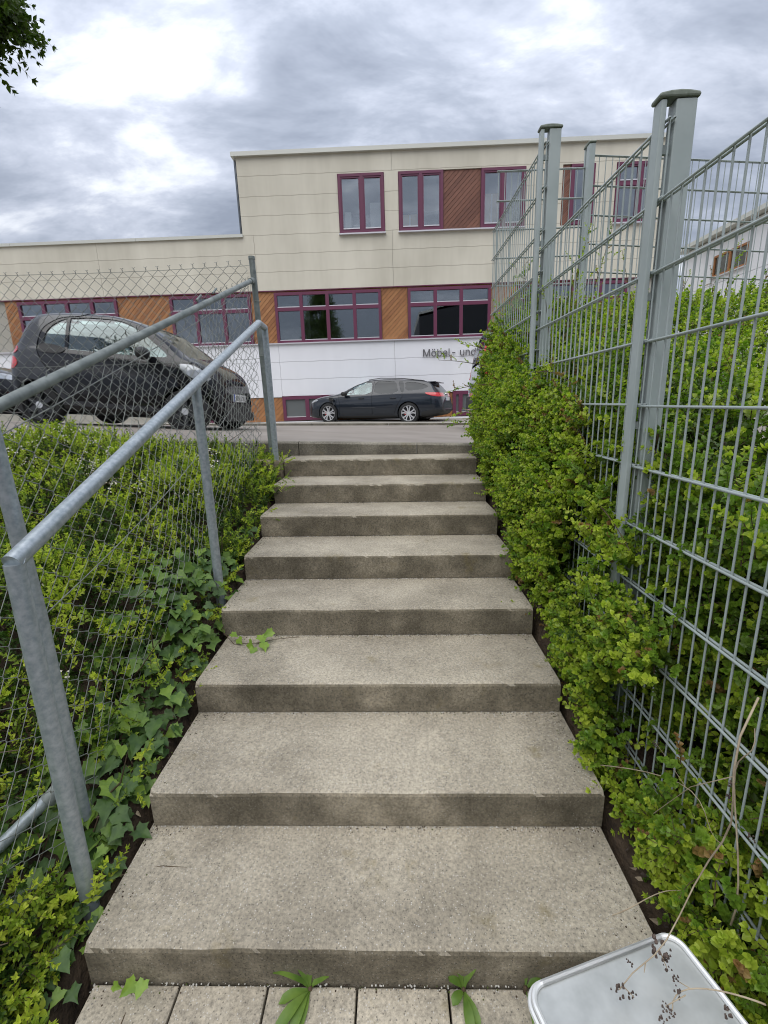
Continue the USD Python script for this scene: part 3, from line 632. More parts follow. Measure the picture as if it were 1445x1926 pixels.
for yy in (1.75, 2.0): obj('wire_tensioner', tube([rail_at(yy)+[0, 0, 0.035], rail_at(yy+0.07)+[0, 0, 0.05]], 0.006, 8), M['old_galvanised'], cf)
for zz in (1.42, 1.88, 2.28): obj('tie_wire', tube([(-0.918+0.025*math.cos(a), 2.885+0.025*math.sin(a), zz) for a in np.linspace(0, 2*PI, 13)], 0.0022, 5), M['wire'], cf)

# ------------------------------------------------------------------ cars
def pchip(pts):
    from scipy.interpolate import PchipInterpolator
    a = np.array(sorted(pts), float); f = PchipInterpolator(a[:, 0], a[:, 1]); lo, hi = a[0, 0], a[-1, 0]
    return lambda x: f(np.clip(x, lo, hi))
class Car:
    def __init__(s, top, bot, belt, width, rail=0.74):
        s.top, s.bot, s.belt, s.w = map(pchip, (top, bot, belt, width)); s.x0, s.x1 = min(p[0] for p in top), max(p[0] for p in top); s.rail = rail
    def section(s, x, o):
        top = float(s.top(x))-o; zb = float(s.bot(x))+o; wt = float(s.w(x))-o; belt = min(float(s.belt(x)), float(s.top(x))-0.02)-o*0.2
        h = max(top-belt, 0.005); h0 = float(s.top(x))-min(float(s.belt(x)), float(s.top(x))-0.02); t = np.clip((h0-0.05)/0.3, 0, 1); r = s.rail
        L = lambda a, b: a*(1-t)+b*t
        d = belt-zb
        pts = [(0, zb), (0.80*wt, zb), (0.955*wt, zb+0.04*d+0.01), (0.985*wt, zb+0.16*d), (0.998*wt, zb+0.42*d), (1.0*wt, zb+0.60*d), (0.985*wt, zb+0.80*d), (L(0.95, 0.955)*wt, belt-0.03*d), (L(0.90, 0.925)*wt, belt+L(0.45, 0.06)*h),
               (L(0.80, L(0.90, r+0.09))*wt, belt+L(0.72, 0.45)*h), (L(0.66, r)*wt, belt+L(0.86, 0.86)*h), (L(0.5, r-0.10)*wt, belt+L(0.94, 0.965)*h), (0.30*wt, top-0.008*t), (0, top)]
        P = np.array(pts, float)
        for _ in range(2):
            Q = np.empty((2*len(P)-2, 2)); Q[0::2] = 0.75*P[:-1]+0.25*P[1:]; Q[1::2] = 0.25*P[:-1]+0.75*P[1:]
            P = np.concatenate([P[:1], Q[1:-1], P[-1:]])
        return P
    def loft(s, o=0.0, n=84):
        a, b = s.x0+o, s.x1-o
        u = np.linspace(0, 1, n); u = u*0.55 + 0.45*(0.5-0.5*np.cos(u*PI)); xs = a+(b-a)*u
        V, k = [], None
        for x in xs:
            P = s.section(x, o); ring = np.concatenate([P, (P[1:-1]*[-1, 1])[::-1]]); k = len(ring)
            V.append(np.stack([np.full(k, x), ring[:, 0], ring[:, 1]], 1))
        V = np.concatenate(V); i = np.arange(n-1)[:, None]*k; j = np.arange(k)[None]; l = (j+1) % k
        F = np.concatenate([np.stack([i+j, i+l, i+k+l], -1).reshape(-1, 3), np.stack([i+j, i+k+l, i+k+j], -1).reshape(-1, 3)])
        c0, c1 = len(V), len(V)+1
        V = np.concatenate([V, [V[:k].mean(0)], [V[-k:].mean(0)]]); j = np.arange(k); l = (j+1) % k
        F = np.concatenate([F, np.stack([np.full(k, c0), l, j], 1), np.stack([np.full(k, c1), (n-1)*k+j, (n-1)*k+l], 1)])
        t = trimesh.Trimesh(V, F, process=False)
        if t.volume < 0: t.invert()
        return m3d.Manifold(m3d.Mesh(t.vertices.astype(np.float32), t.faces.astype(np.uint32)))
    def shell(s, out, inn): return s.loft(-out) - s.loft(inn)
def xzprism(poly, y0, y1):
    "prism over an outline in side view (x, z), from y0 to y1"
    g = poly if isinstance(poly, Polygon) else Polygon(poly)
    if g.exterior.is_ccw is False: g = Polygon(list(g.exterior.coords)[::-1])
    c = m3d.CrossSection([np.array(g.exterior.coords[:-1])])
    return m3d.Manifold.extrude(c, y1-y0).transform(np.array([[1, 0, 0, 0], [0, 0, -1, y1], [0, 1, 0, 0]], float))
def yzprism(poly, x0, x1):
    g = Polygon(poly); g = g if g.exterior.is_ccw else Polygon(list(g.exterior.coords)[::-1])
    c = m3d.CrossSection([np.array(g.exterior.coords[:-1])])
    return m3d.Manifold.extrude(c, x1-x0).transform(np.array([[0, 0, 1, x0], [1, 0, 0, 0], [0, 1, 0, 0]], float))
def mbox(x0, x1, y0, y1, z0, z1): return m3d.Manifold.cube((x1-x0, y1-y0, z1-z0)).translate((x0, y0, z0))
def ycyl(x, z, r, y0, y1, seg=40): return m3d.Manifold.cylinder(y1-y0, r, r, seg).rotate((-90, 0, 0)).translate((x, y0, z))
def smooth_poly(pts, it=2):
    P = np.array(pts, float)
    for _ in range(it):
        N = np.roll(P, -1, 0); Q = np.empty((2*len(P), 2)); Q[0::2] = 0.8*P+0.2*N; Q[1::2] = 0.2*P+0.8*N; P = Q
    return Polygon(P)
def wheel(par, x, y, z, r, side, rim_r, kind, width=0.20):
    "tyre > rim > spokes, hub; side = -1 or 1 gives the outer face"
    yo = y; yi = y - side*width
    prof = [(rim_r, -0.02), (rim_r+0.01, 0.0), (r-0.02, 0.004), (r-0.004, 0.02), (r, 0.05), (r, width-0.05), (r-0.004, width-0.02), (r-0.02, width), (rim_r, width), (rim_r-0.02, width*0.5)]
    n = 40; V = []; a = np.arange(n)*2*PI/n
    for rr, d in prof: V.append(np.stack([x+rr*np.cos(a), np.full(n, yo-side*d), z+rr*np.sin(a)], 1))
    k = len(prof); V = np.concatenate(V); F = []
    for i in range(k):
        i2 = (i+1) % k
        for j in range(n):
            l = (j+1) % n; F += [[i*n+j, i*n+l, i2*n+l], [i*n+j, i2*n+l, i2*n+j]]
    t = trimesh.Trimesh(V, np.array(F), process=False)
    if t.volume < 0: t.invert()
    w = obj('wheel', t, M['tyre_rubber'], par, smooth=40)
    yA, yB = sorted((yo-side*0.05, yo-side*0.12))
    obj('rim', tm(ycyl(x, z, rim_r, yA, yB)), M['rim_dark'], w, smooth=30)
    yA, yB = sorted((yo-side*0.012, yo-side*0.05))
    ring = ycyl(x, z, rim_r+0.004, yA, yB) - ycyl(x, z, rim_r-0.022, yA-0.1, yB+0.1)
    obj('rim_edge', tm(ring), M['rim_silver' if kind == 'double' else 'rim_grey'], w, smooth=30)
    sp = []
    if kind == 'double':
        for i in range(5):
            for s in (-1, 1):
                a0 = i*2*PI/5+PI/2
                p0 = (0.055, s*0.018); p1 = (rim_r-0.015, s*0.088); p2 = (rim_r*0.62, s*0.035)
                for (u, v), (u2, v2), hw in ((p0, p2, 0.017), (p2, p1, 0.019)):
                    q = LineString([(u, v), (u2, v2)]).buffer(hw, cap_style=3); q = affinity.translate(affinity.rotate(q, math.degrees(a0), origin=(0, 0)), x, z)
                    sp.append(xzprism(q, yA+0.003, yB))
                q = LineString([(rim_r-0.02, s*0.088), (rim_r-0.03, s*0.03)]).buffer(0.016); q = affinity.translate(affinity.rotate(q, math.degrees(a0), origin=(0, 0)), x, z); sp.append(xzprism(q, yA+0.003, yB))
    else:
        for i in range(kind):
            q = Polygon([(0.04, -0.03), (rim_r-0.01, -0.022), (rim_r-0.01, 0.022), (0.04, 0.03)]); q = affinity.translate(affinity.rotate(q, 360/kind*i+90, origin=(0, 0)), x, z)
            sp.append(xzprism(q, yA+0.003, yB))
    obj('spokes', tm(m3d.Manifold.batch_boolean(sp, m3d.OpType.Add)), M['rim_silver' if kind == 'double' else 'rim_grey'], w, smooth=30)
    yA, yB = sorted((yo-side*0.008, yo-side*0.05)); obj('hub', tm(ycyl(x, z, 0.045, yA, yB, 20)), M['rim_silver'], w, smooth=30)
    if kind == 'double':
        yA, yB = sorted((yo-side*0.045, yo-side*0.055)); q = [(x+0.07, z-0.08), (x+0.15, z-0.05), (x+0.15, z+0.05), (x+0.07, z+0.08)]
        obj('brake_caliper', tm(xzprism(q, yA, yB)), M['brake_red'], w)
def plate(par, x, z, face, y=0.0, w=0.52, h=0.11, text=None):
    "number plate on the front (face=1) or rear (face=-1)"
    xs = sorted((x, x+face*0.012)); p = obj('number_plate', bx(xs[0], xs[1], y-w/2, y+w/2, z-h/2, z+h/2), M['plate_white'], par)
    xb = sorted((x+face*0.0121, x+face*0.014)); yl = y - face*(-1)*0 + (-face)*(-w/2+0.0)
    left = y + (-w/2 if face > 0 else w/2)*(1)       # the viewer's left edge
    y2 = left + (0.045 if face > 0 else -0.045)
    obj('plate_strip', bx(xb[0], xb[1], min(left, y2), max(left, y2), z-h/2, z+h/2), M['plate_blue'], p)
    if text:
        m = meshkit.text_mesh(text, h*0.62); c = m.bounds.mean(0); v = m.vertices-c
        if face > 0: m.vertices = np.stack([x+0.0135+v[:, 2], y+0.02+v[:, 0]*0.8, z+v[:, 1]], 1)
        else: m.vertices = np.stack([x-0.0135-v[:, 2], y-0.02-v[:, 0]*0.8, z+v[:, 1]], 1)
        obj('plate_text', m, M['black_plastic'], p)
def on_ground(front, rear, near_side, half, wheelx, dz=None):
    "matrix of a car whose near wheels stand at the ground points front and rear; near_side = +1 when the car's left (+y) side is the near one"
    f, r = np.array(front, float), np.array(rear, float); X = f-r; X /= np.linalg.norm(X)
    Yd = np.cross([0, 0, 1.0], X); Yd /= np.linalg.norm(Yd)
    q = (f+r)/2 - Yd*near_side*half*2; gz = float(road_z(q[0], q[1])) if dz is None else (f[2]+r[2])/2+dz
    Yv = ((f+r)/2 - np.array([q[0], q[1], gz]))*near_side; Yv /= np.linalg.norm(Yv)
    Zv = np.cross(X, Yv); Zv /= np.linalg.norm(Zv); Yv = np.cross(Zv, X)
    o = (f+r)/2 - Yv*near_side*half - X*(wheelx[0]+wheelx[1])/2
    T = np.eye(4); T[:3, 0], T[:3, 1], T[:3, 2], T[:3, 3] = X, Yv, Zv, o; return T
def build_car(root, car, paint, cabin, side_windows, screens, wheels, rwheel, rimr, wkind, ytrack, seams, arch=0.035, glass='car_glass', wwidth=0.2, glass_rear=None):
    "cabin=(x0,x1,z0): hollow range; side_windows: outlines with a glass name; screens: (name, outline, half width)"
    inner = car.loft(0.055) ^ mbox(cabin[0], cabin[1], -2, 2, cabin[2], 3)
    body = car.loft(0.0) - inner
    for wx in wheels:
        for s in (-1, 1): body -= ycyl(wx, rwheel, rwheel+arch, min(s*0.45, s*2), max(s*0.45, s*2))
    skin = car.loft(-0.02) - car.loft(0.012)
    cuts = []
    for q, _ in side_windows:
        for s in (-1, 1): cuts.append(xzprism(q, min(s*0.35, s*2), max(s*0.35, s*2)))
    for _, q, hw in screens: cuts.append(xzprism(q, -hw, hw))
    for c in cuts: body -= c
    for sm in seams:
        b = LineString(sm).buffer(0.009, cap_style=2)
        for s in (-1, 1): body -= xzprism(b, min(s*0.3, s*2), max(s*0.3, s*2)) ^ skin
    obj('body', tm(body), M[paint], root, smooth=28)
    glz = car.loft(0.008) - car.loft(0.014)
    i = 0
    for q, gname in side_windows:
        for s in (-1, 1): obj('side_window', tm(glz ^ xzprism(q, min(s*0.35, s*2), max(s*0.35, s*2))), M[gname], root)
    for nm, q, hw in screens: obj(nm, tm(glz ^ xzprism(q, -hw, hw)), M[glass if nm == 'windscreen' else (glass_rear or glass)], root)
    for wx in wheels:
        for s in (-1, 1): wheel(root, wx, s*ytrack, rwheel, rwheel, s, rimr, wkind, wwidth)
    obj('underbody', bx(wheels[0]-0.5 if wheels[0] < wheels[1] else wheels[1]-0.5, max(wheels)+0.45, -0.5, 0.5, 0.17, 0.30), M['black_plastic'], root)
    return body
def patch(root, name, car, poly, y0, y1, material, out=0.005, inn=0.02, both=True, minus=None):
    sh = car.shell(out, inn); c = xzprism(poly, y0, y1)
    if both: c = c + xzprism(poly, -y1, -y0)
    m = sh ^ c
    if minus is not None: m -= minus
    for k, part in enumerate(m.decompose()):
        if part.volume() > 1e-7: obj(name, tm(part), M[material], root, smooth=28)

# --- small two-seat car behind the chain link fence
sm_top = [(-1.345, 0.62), (-1.335, 0.78), (-1.30, 0.98), (-1.20, 1.22), (-1.05, 1.44), (-0.90, 1.515), (-0.5, 1.54), (-0.1, 1.53), (0.28, 1.45), (0.62, 1.245), (0.92, 1.03), (1.08, 0.955), (1.22, 0.86), (1.31, 0.74), (1.345, 0.60)]
sm_bot = [(-1.345, 0.36), (-1.28, 0.24), (-1.0, 0.20), (1.0, 0.18), (1.28, 0.20), (1.345, 0.30)]
sm_belt = [(-1.345, 0.60), (-1.25, 0.92), (-1.0, 1.03), (-0.4, 0.99), (0.5, 0.93), (0.95, 0.90), (1.2, 0.78), (1.345, 0.55)]
sm_w = [(-1.345, 0.60), (-1.30, 0.70), (-1.15, 0.765), (-0.8, 0.78), (0.6, 0.775), (0.95, 0.765), (1.15, 0.72), (1.28, 0.62), (1.345, 0.50)]
SC = Car(sm_top, sm_bot, sm_belt, sm_w, 0.78)
fr_, re_ = at_y(352, 814.5, 4.82), at_y(72, 801, 4.88)
sc = thing('small_car', 'tiny black two seater car parked behind the chain link fence', 'car', mat4=on_ground(fr_, re_, -1, 0.78, (-0.936, 0.936)) @ np.diag([1, 1, 0.925, 1]))
win = smooth_poly([(-0.84, 1.085), (-0.80, 1.28), (-0.62, 1.425), (-0.30, 1.455), (0.10, 1.435), (0.33, 1.33), (0.70, 1.03), (0.72, 0.965), (-0.2, 1.005), (-0.62, 1.03)], 2)
rear_q = win.intersection(sbox(-2, 0, -0.56, 3)); front_q = win.intersection(sbox(-0.52, 0, 2, 3))
build_car(sc, SC, 'car_paint_black', (-1.15, 0.95, 0.45), [(rear_q, 'car_glass'), (front_q, 'car_glass')],
          [('windscreen', [(0.36, 1.40), (0.93, 1.00), (1.02, 1.10), (0.45, 1.56)], 0.60), ('rear_window', [(-1.40, 1.06), (-1.22, 1.06), (-1.02, 1.40), (-1.15, 1.46)], 0.50)],
          (-0.936, 0.936), 0.285, 0.20, 6, 0.765, [[(-0.90, 1.15), (-0.90, 0.98), (-0.80, 0.80), (-0.62, 0.62), (-0.50, 0.34), (0.50, 0.32), (0.60, 0.50), (0.66, 0.92)], [(-1.3, 0.90), (-0.95, 0.60), (-0.62, 0.45)], [(1.02, 0.92), (0.80, 0.75), (0.62, 0.70)]], arch=0.04, wwidth=0.17)
cell = smooth_poly([(-1.33, 0.70), (-1.20, 1.22), (-1.05, 1.50), (-0.80, 1.60), (-0.30, 1.60), (-0.35, 1.475), (-0.66, 1.445), (-0.86, 1.30), (-0.92, 1.06), (-0.86, 0.88), (-0.72, 0.70), (-0.55, 0.48), (-0.45, 0.30), (-0.56, 0.30), (-0.66, 0.46), (-0.90, 0.62), (-1.2, 0.64)], 2)
archs = ycyl(-0.936, 0.285, 0.325, -2, 2)
patch(sc, 'side_cell', SC, cell, 0.40, 1.2, 'car_paint_cell', 0.006, 0.02, minus=archs)
patch(sc, 'sill_strip', SC, [(-0.60, 0.30), (0.62, 0.26), (0.62, 0.315), (-0.52, 0.36), (-0.60, 0.46)], 0.5, 1.2, 'car_paint_cell', 0.012, 0.02)
patch(sc, 'tail_light', SC, smooth_poly([(-1.36, 0.95), (-1.20, 0.95), (-1.15, 1.0), (-1.19, 1.06), (-1.36, 1.06)], 1), 0.42, 1.2, 'red_lens', 0.014, 0.03)
patch(sc, 'tail_light', SC, smooth_poly([(-1.40, 0.76), (-1.22, 0.74), (-1.14, 0.82), (-1.20, 0.92), (-1.40, 0.92)], 1), 0.42, 1.2, 'red_lens', 0.014, 0.03)
patch(sc, 'headlight', SC, smooth_poly([(0.86, 0.90), (1.02, 0.90), (1.20, 0.80), (1.24, 0.70), (1.08, 0.70), (0.92, 0.80)], 1), 0.44, 1.2, 'clear_lens', 0.010, 0.03)
patch(sc, 'grille', SC, [(1.24, 0.28), (1.5, 0.28), (1.5, 0.42), (1.24, 0.42)], -0.5, 0.5, 'black_plastic', 0.006, 0.02, both=False)
patch(sc, 'air_intake', SC, smooth_poly([(-0.88, 0.97), (-0.60, 0.965), (-0.53, 1.02), (-0.62, 1.07), (-0.86, 1.10)], 2), 0.5, 1.2, 'black_plastic', 0.010, 0.02)
patch(sc, 'fuel_flap', SC, Polygon([(-1.02+0.085*math.cos(a), 0.80+0.085*math.sin(a)) for a in np.linspace(0, 2*PI, 25)[:-1]]), 0.5, 1.2, 'car_paint_cell', 0.0085, 0.02, minus=mbox(-2, 2, 0, 2, 0, 3))
for s in (-1, 1):
    e = trimesh.creation.icosphere(3, 1.0); e.apply_scale([0.075, 0.11, 0.08]); e.apply_translation([0.50, s*0.86, 1.00]); obj('wing_mirror', e, M['black_plastic'], sc, smooth=True)
    obj('door_handle', rbx(-0.42, -0.24, min(s*0.775, s*0.79), max(s*0.775, s*0.79), 0.88, 0.91, 0.006, 6), M['black_plastic'], sc)
    obj('seat', cat([rbx(-0.75, -0.60, s*0.35-0.22, s*0.35+0.22, 0.5, 1.12, 0.05, 8), rbx(-0.72, -0.62, s*0.35-0.12, s*0.35+0.12, 1.14, 1.32, 0.04, 8)]), M['seat_cloth'], sc, smooth=30)
obj('dashboard', rbx(0.45, 0.85, -0.62, 0.62, 0.78, 0.93, 0.05, 8), M['black_plastic'], sc, smooth=30)
plate(sc, 1.345, 0.50, 1, 0.0, 0.46, 0.105, text='ES-U 720')

# --- slate estate car in front of the building
es_top = [(-2.625, 0.66), (-2.60, 0.80), (-2.53, 0.98), (-2.36, 1.17), (-2.16, 1.355), (-1.95, 1.42), (-1.3, 1.485), (-0.5, 1.515), (0.0, 1.49), (0.40, 1.385), (0.80, 1.225), (1.18, 1.06), (1.45, 1.005), (1.9, 0.94), (2.22, 0.84), (2.38, 0.72), (2.435, 0.58)]
es_bot = [(-2.625, 0.42), (-2.5, 0.31), (-1.9, 0.22), (1.9, 0.17), (2.3, 0.20), (2.435, 0.32)]
es_belt = [(-2.625, 0.62), (-2.45, 0.93), (-2.0, 1.035), (-1.2, 1.02), (0.0, 0.965), (0.9, 0.935), (1.6, 0.88), (2.2, 0.74), (2.435, 0.52)]
es_w = [(-2.625, 0.70), (-2.52, 0.83), (-2.2, 0.925), (-1.5, 0.95), (0.0, 0.945), (1.5, 0.945), (2.0, 0.90), (2.28, 0.78), (2.435, 0.58)]
EC = Car(es_top, es_bot, es_belt, es_w, 0.72)
fr_, re_ = at_y(619, 796.5, 15.60), at_y(768, 797.5, 14.60)
ec = thing('estate_car', 'slate estate car with two tone wheels charging in front of the building', 'car', mat4=on_ground(fr_, re_, 1, 0.93, (-1.4975, 1.4975), dz=-0.02))
def estate(root, paint, glassA='car_glass'):
    w1 = smooth_poly([(1.02, 0.985), (0.55, 1.20), (0.12, 1.375), (-0.12, 1.40), (-0.14, 0.99)], 1)
    w2 = smooth_poly([(-0.24, 0.995), (-0.22, 1.405), (-0.70, 1.41), (-0.98, 1.40), (-1.14, 1.01)], 1)
    w3 = smooth_poly([(-1.22, 1.02), (-1.06, 1.395), (-1.25, 1.385), (-1.33, 1.07)], 1)
    w4 = smooth_poly([(-1.38, 1.08), (-1.30, 1.385), (-1.75, 1.345), (-2.05, 1.26), (-2.12, 1.19), (-1.9, 1.12)], 1)
    build_car(root, EC, paint, (-2.3, 1.25, 0.5), [(w1, glassA), (w2, 'car_glass_dark'), (w3, 'car_glass_dark'), (w4, 'car_glass_dark')],
              [('windscreen', [(0.10, 1.36), (1.10, 0.985), (1.25, 1.10), (0.22, 1.56)], 0.72), ('rear_window', [(-2.62, 1.07), (-2.38, 1.03), (-2.12, 1.29), (-2.26, 1.40)], 0.62)],
              (-1.4975, 1.4975), 0.355, 0.265, 'double', 0.945, [[(1.10, 0.93), (1.02, 0.60), (1.05, 0.33)], [(-0.19, 1.42), (-0.17, 0.90), (-0.20, 0.33)], [(-1.18, 1.36), (-1.28, 0.90), (-1.10, 0.62), (-0.98, 0.33)], [(1.02, 0.33), (-0.98, 0.33)], [(1.15, 0.86), (1.16, 0.72), (1.36, 0.72), (1.36, 0.86)]], glass_rear='car_glass_dark')
    patch(root, 'sill_trim', EC, [(-1.0, 0.17), (1.05, 0.15), (1.05, 0.265), (-1.0, 0.285)], 0.5, 1.2, 'black_plastic', 0.006, 0.02)
    patch(root, 'bumper_trim', EC, [(-2.8, 0.28), (-1.92, 0.20), (-1.95, 0.40), (-2.3, 0.47), (-2.8, 0.47)], 0.0, 1.2, 'black_plastic', 0.006, 0.02, minus=ycyl(-1.4975, 0.355, 0.39, -2, 2))
    patch(root, 'tail_light', EC, smooth_poly([(-2.7, 0.90), (-2.40, 0.89), (-2.12, 0.955), (-2.02, 1.025), (-2.35, 1.02), (-2.7, 1.0)], 1), 0.30, 1.2, 'red_lens', 0.008, 0.03)
    patch(root, 'headlight', EC, smooth_poly([(2.5, 0.70), (2.26, 0.70), (1.92, 0.80), (1.98, 0.845), (2.25, 0.80), (2.5, 0.76)], 1), 0.42, 1.2, 'clear_lens', 0.006, 0.03)
    patch(root, 'grille', EC, [(2.30, 0.42), (2.6, 0.42), (2.6, 0.70), (2.30, 0.70)], -0.40, 0.40, 'black_plastic', 0.006, 0.03, both=False)
    for s in (-1, 1):
        obj('wing_mirror', rbx(0.72, 0.92, min(s*0.93, s*1.10), max(s*0.93, s*1.10), 0.95, 1.08, 0.045, 8), M['black_plastic'], root, smooth=30)
        for x in (0.12, -1.05): obj('door_handle', rbx(x, x+0.20, min(s*0.94, s*0.965), max(s*0.94, s*0.965), 0.845, 0.872, 0.008, 6), M['black_plastic'], root, smooth=30)
        obj('roof_rail', tube([(0.05, s*0.60, 1.475), (-0.4, s*0.62, 1.525), (-1.2, s*0.62, 1.495), (-1.95, s*0.60, 1.405)], 0.013, 8), M['black_plastic'], root, smooth=True)
        for x in (0.1, -1.0): obj('seat', cat([rbx(x-0.15, x, s*0.4-0.24, s*0.4+0.24, 0.5, 1.05, 0.05, 8), rbx(x-0.13, x-0.03, s*0.4-0.13, s*0.4+0.13, 1.07, 1.25, 0.04, 8)]), M['seat_cloth'], root, smooth=30)
    obj('rear_spoiler', rbx(-2.33, -2.05, -0.58, 0.58, 1.345, 1.385, 0.015, 8), M[paint], root, smooth=30)
    obj('steering_wheel', tube([(0.52+0.02*math.sin(a), 0.40+0.18*math.cos(a), 1.0+0.18*math.sin(a)) for a in np.linspace(0, 2*PI, 25)], 0.014, 6), M['black_plastic'], root, smooth=True)
    obj('side_crease', tube([(0.55, 0.951, 0.545), (-0.3, 0.955, 0.55)], 0.004, 6), M[paint], root)
estate(ec, 'car_paint_slate')
plate(ec, -2.605, 0.82, -1, 0.0, 0.50, 0.11)
obj('rear_badge', tm(m3d.Manifold.cylinder(0.02, 0.04, 0.04, 20).rotate((0, -90, 0)).translate((-2.54, 0, 0.98))), M['chrome'], ec)
obj('charging_flap', bx(1.30, 1.44, 0.955, 0.967, 0.76, 0.90), M['black_plastic'], ec)
T = np.array(UsdGeom.Xformable(ec).GetLocalTransformation()).T
loc = lambda p: (T @ np.array([*p, 1.0]))[:3]
pl = thing('charging_cable', 'black charging cable hanging from the front wing of the slate estate', 'cable')
g0 = loc((1.28, 1.02, 0.80)); g1 = loc((1.14, 1.06, 0.40)); g2 = loc((1.10, 1.03, 0.02)); g3 = loc((1.6, 1.2, 0.015)); g4 = loc((2.6, 0.9, 0.015))
obj('plug', tube([loc((1.28, 0.962, 0.82)), g0], 0.035, 10), M['black_plastic'], pl, smooth=True)
obj('lead', tube([g0, (g0+g1)/2+[0, 0, -0.03], g1, g2, g3, g4], 0.013, 8), M['black_plastic'], pl, smooth=True)

# --- nose of a dark car at the left edge, behind the small car
g = lambda x, y: np.array([x, y, float(road_z(x, y))])
oc = thing('estate_car', 'black car at the left edge half hidden behind the tiny black car', 'car', mat4=on_ground(g(-7.30, 6.65), g(-10.29, 6.85), -1, 0.93, (-1.4975, 1.4975)))
estate(oc, 'car_paint_black')
plate(oc, 2.435, 0.46, 1, -0.15, 0.50, 0.11)

# --- grey van behind the hedge on the right
va_top = [(-2.35, 1.0), (-2.33, 1.25), (-2.27, 1.60), (-2.17, 1.90), (-2.05, 1.955), (-1.0, 1.985), (0.6, 1.96), (1.0, 1.86), (1.50, 1.42), (1.72, 1.20), (2.1, 1.08), (2.35, 0.92), (2.45, 0.62)]
va_bot = [(-2.35, 0.40), (-2.2, 0.32), (-1.5, 0.24), (2.2, 0.22), (2.45, 0.32)]
va_belt = [(-2.35, 0.95), (-2.25, 1.12), (0.9, 1.08), (1.7, 1.02), (2.3, 0.82), (2.45, 0.58)]
va_w = [(-2.35, 0.86), (-2.25, 0.93), (-1.5, 0.95), (1.6, 0.95), (2.1, 0.88), (2.45, 0.62)]
VC = Car(va_top, va_bot, va_belt, va_w, 0.84)
vr = np.array([2.50, 7.6, float(road_z(2.50, 7.6))+0.03]); vf = np.array([5.49, 7.45, float(road_z(5.49, 7.45))+0.03])
vn = thing('van', 'grey van with tall red tail lights mostly hidden behind the hedge', 'van', mat4=on_ground(vf, vr, -1, 0.93, (-1.5, 1.5), dz=-0.03))
build_car(vn, VC, 'car_paint_grey', (-2.2, 1.6, 0.5), [(smooth_poly([(1.42, 1.14), (1.05, 1.52), (0.75, 1.74), (0.25, 1.76), (0.25, 1.12)], 1), 'car_glass'), (smooth_poly([(0.12, 1.13), (0.12, 1.76), (-0.85, 1.76), (-0.85, 1.13)], 1), 'car_glass_dark'), (smooth_poly([(-0.97, 1.13), (-0.97, 1.76), (-1.95, 1.74), (-2.02, 1.15)], 1), 'car_glass_dark')],
          [('windscreen', [(1.0, 1.78), (1.52, 1.30), (1.75, 1.40), (1.1, 2.0)], 0.74), ('rear_window', [(-2.5, 1.22), (-2.20, 1.22), (-2.05, 1.78), (-2.4, 1.78)], 0.62)],
          (-1.5, 1.5), 0.32, 0.21, 6, 0.93, [[(1.55, 1.1), (1.5, 0.4)], [(0.18, 1.8), (0.18, 0.35)], [(-0.92, 1.8), (-0.92, 0.35)]], glass_rear='car_glass_dark')
patch(vn, 'tail_light', VC, [(-2.6, 1.02), (-2.20, 1.00), (-2.14, 1.62), (-2.5, 1.62)], 0.76, 1.2, 'red_lens', 0.012, 0.03)
patch(vn, 'bumper', VC, [(-2.6, 0.3), (-1.95, 0.28), (-1.98, 0.62), (-2.6, 0.66)], 0.0, 1.2, 'black_plastic', 0.03, 0.03, minus=ycyl(-1.5, 0.32, 0.36, -2, 2))
obj('step_edge', rbx(-2.47, -2.36, -0.84, 0.84, 0.33, 0.39, 0.02, 8), M['car_paint_grey'], vn)

# ------------------------------------------------------------------ plants
def leaf(L, W, n=3, fold=0.25, curl=0.15, blunt=0.5):
    "one folded leaf along +x from the origin, upper side +z"
    t = np.linspace(0, 1, n+2); w = np.sin(PI*np.clip(t, 0, 1)**blunt*1.0)*W/2; w[0] = 0; w[-1] = 0
    V, F = [], []
    z = -curl*L*t**2
    mid = np.stack([t*L, 0*t, z], 1); lf = np.stack([t*L, w, z+fold*w], 1)[1:-1]; rt = np.stack([t*L, -w, z+fold*w], 1)[1:-1]
    V = np.concatenate([mid, lf, rt]); m = n+2
    for i in range(m-1):
        for side, o in ((1, m), (-1, m+n)):
            a = None if i == 0 else o+i-1; b = None if i == m-2 else o+i
            q = [i, i+1] + ([b] if b is not None else []) + ([a] if a is not None else [])
            if side < 0: q = q[::-1]
            for k in range(1, len(q)-1): F.append([q[0], q[k], q[k+1]])
    return V, np.array(F)
def rotm(axis, a):
    axis = np.asarray(axis, float); axis = axis/np.linalg.norm(axis); K = np.array([[0, -axis[2], axis[1]], [axis[2], 0, -axis[0]], [-axis[1], axis[0], 0]])
    return np.eye(3)+math.sin(a)*K+(1-math.cos(a))*K@K
def frame_from(x, z):
    x = x/np.linalg.norm(x); z = z - x*(z@x); z /= np.linalg.norm(z)+1e-9; return np.stack([x, np.cross(z, x), z], 1)
class Soup:
    def __init__(s): s.V, s.F, s.n = [], [], 0
    def add(s, V, F): s.V.append(V); s.F.append(np.asarray(F)+s.n); s.n += len(V)
    def mesh(s): return (np.concatenate(s.V), np.concatenate(s.F))
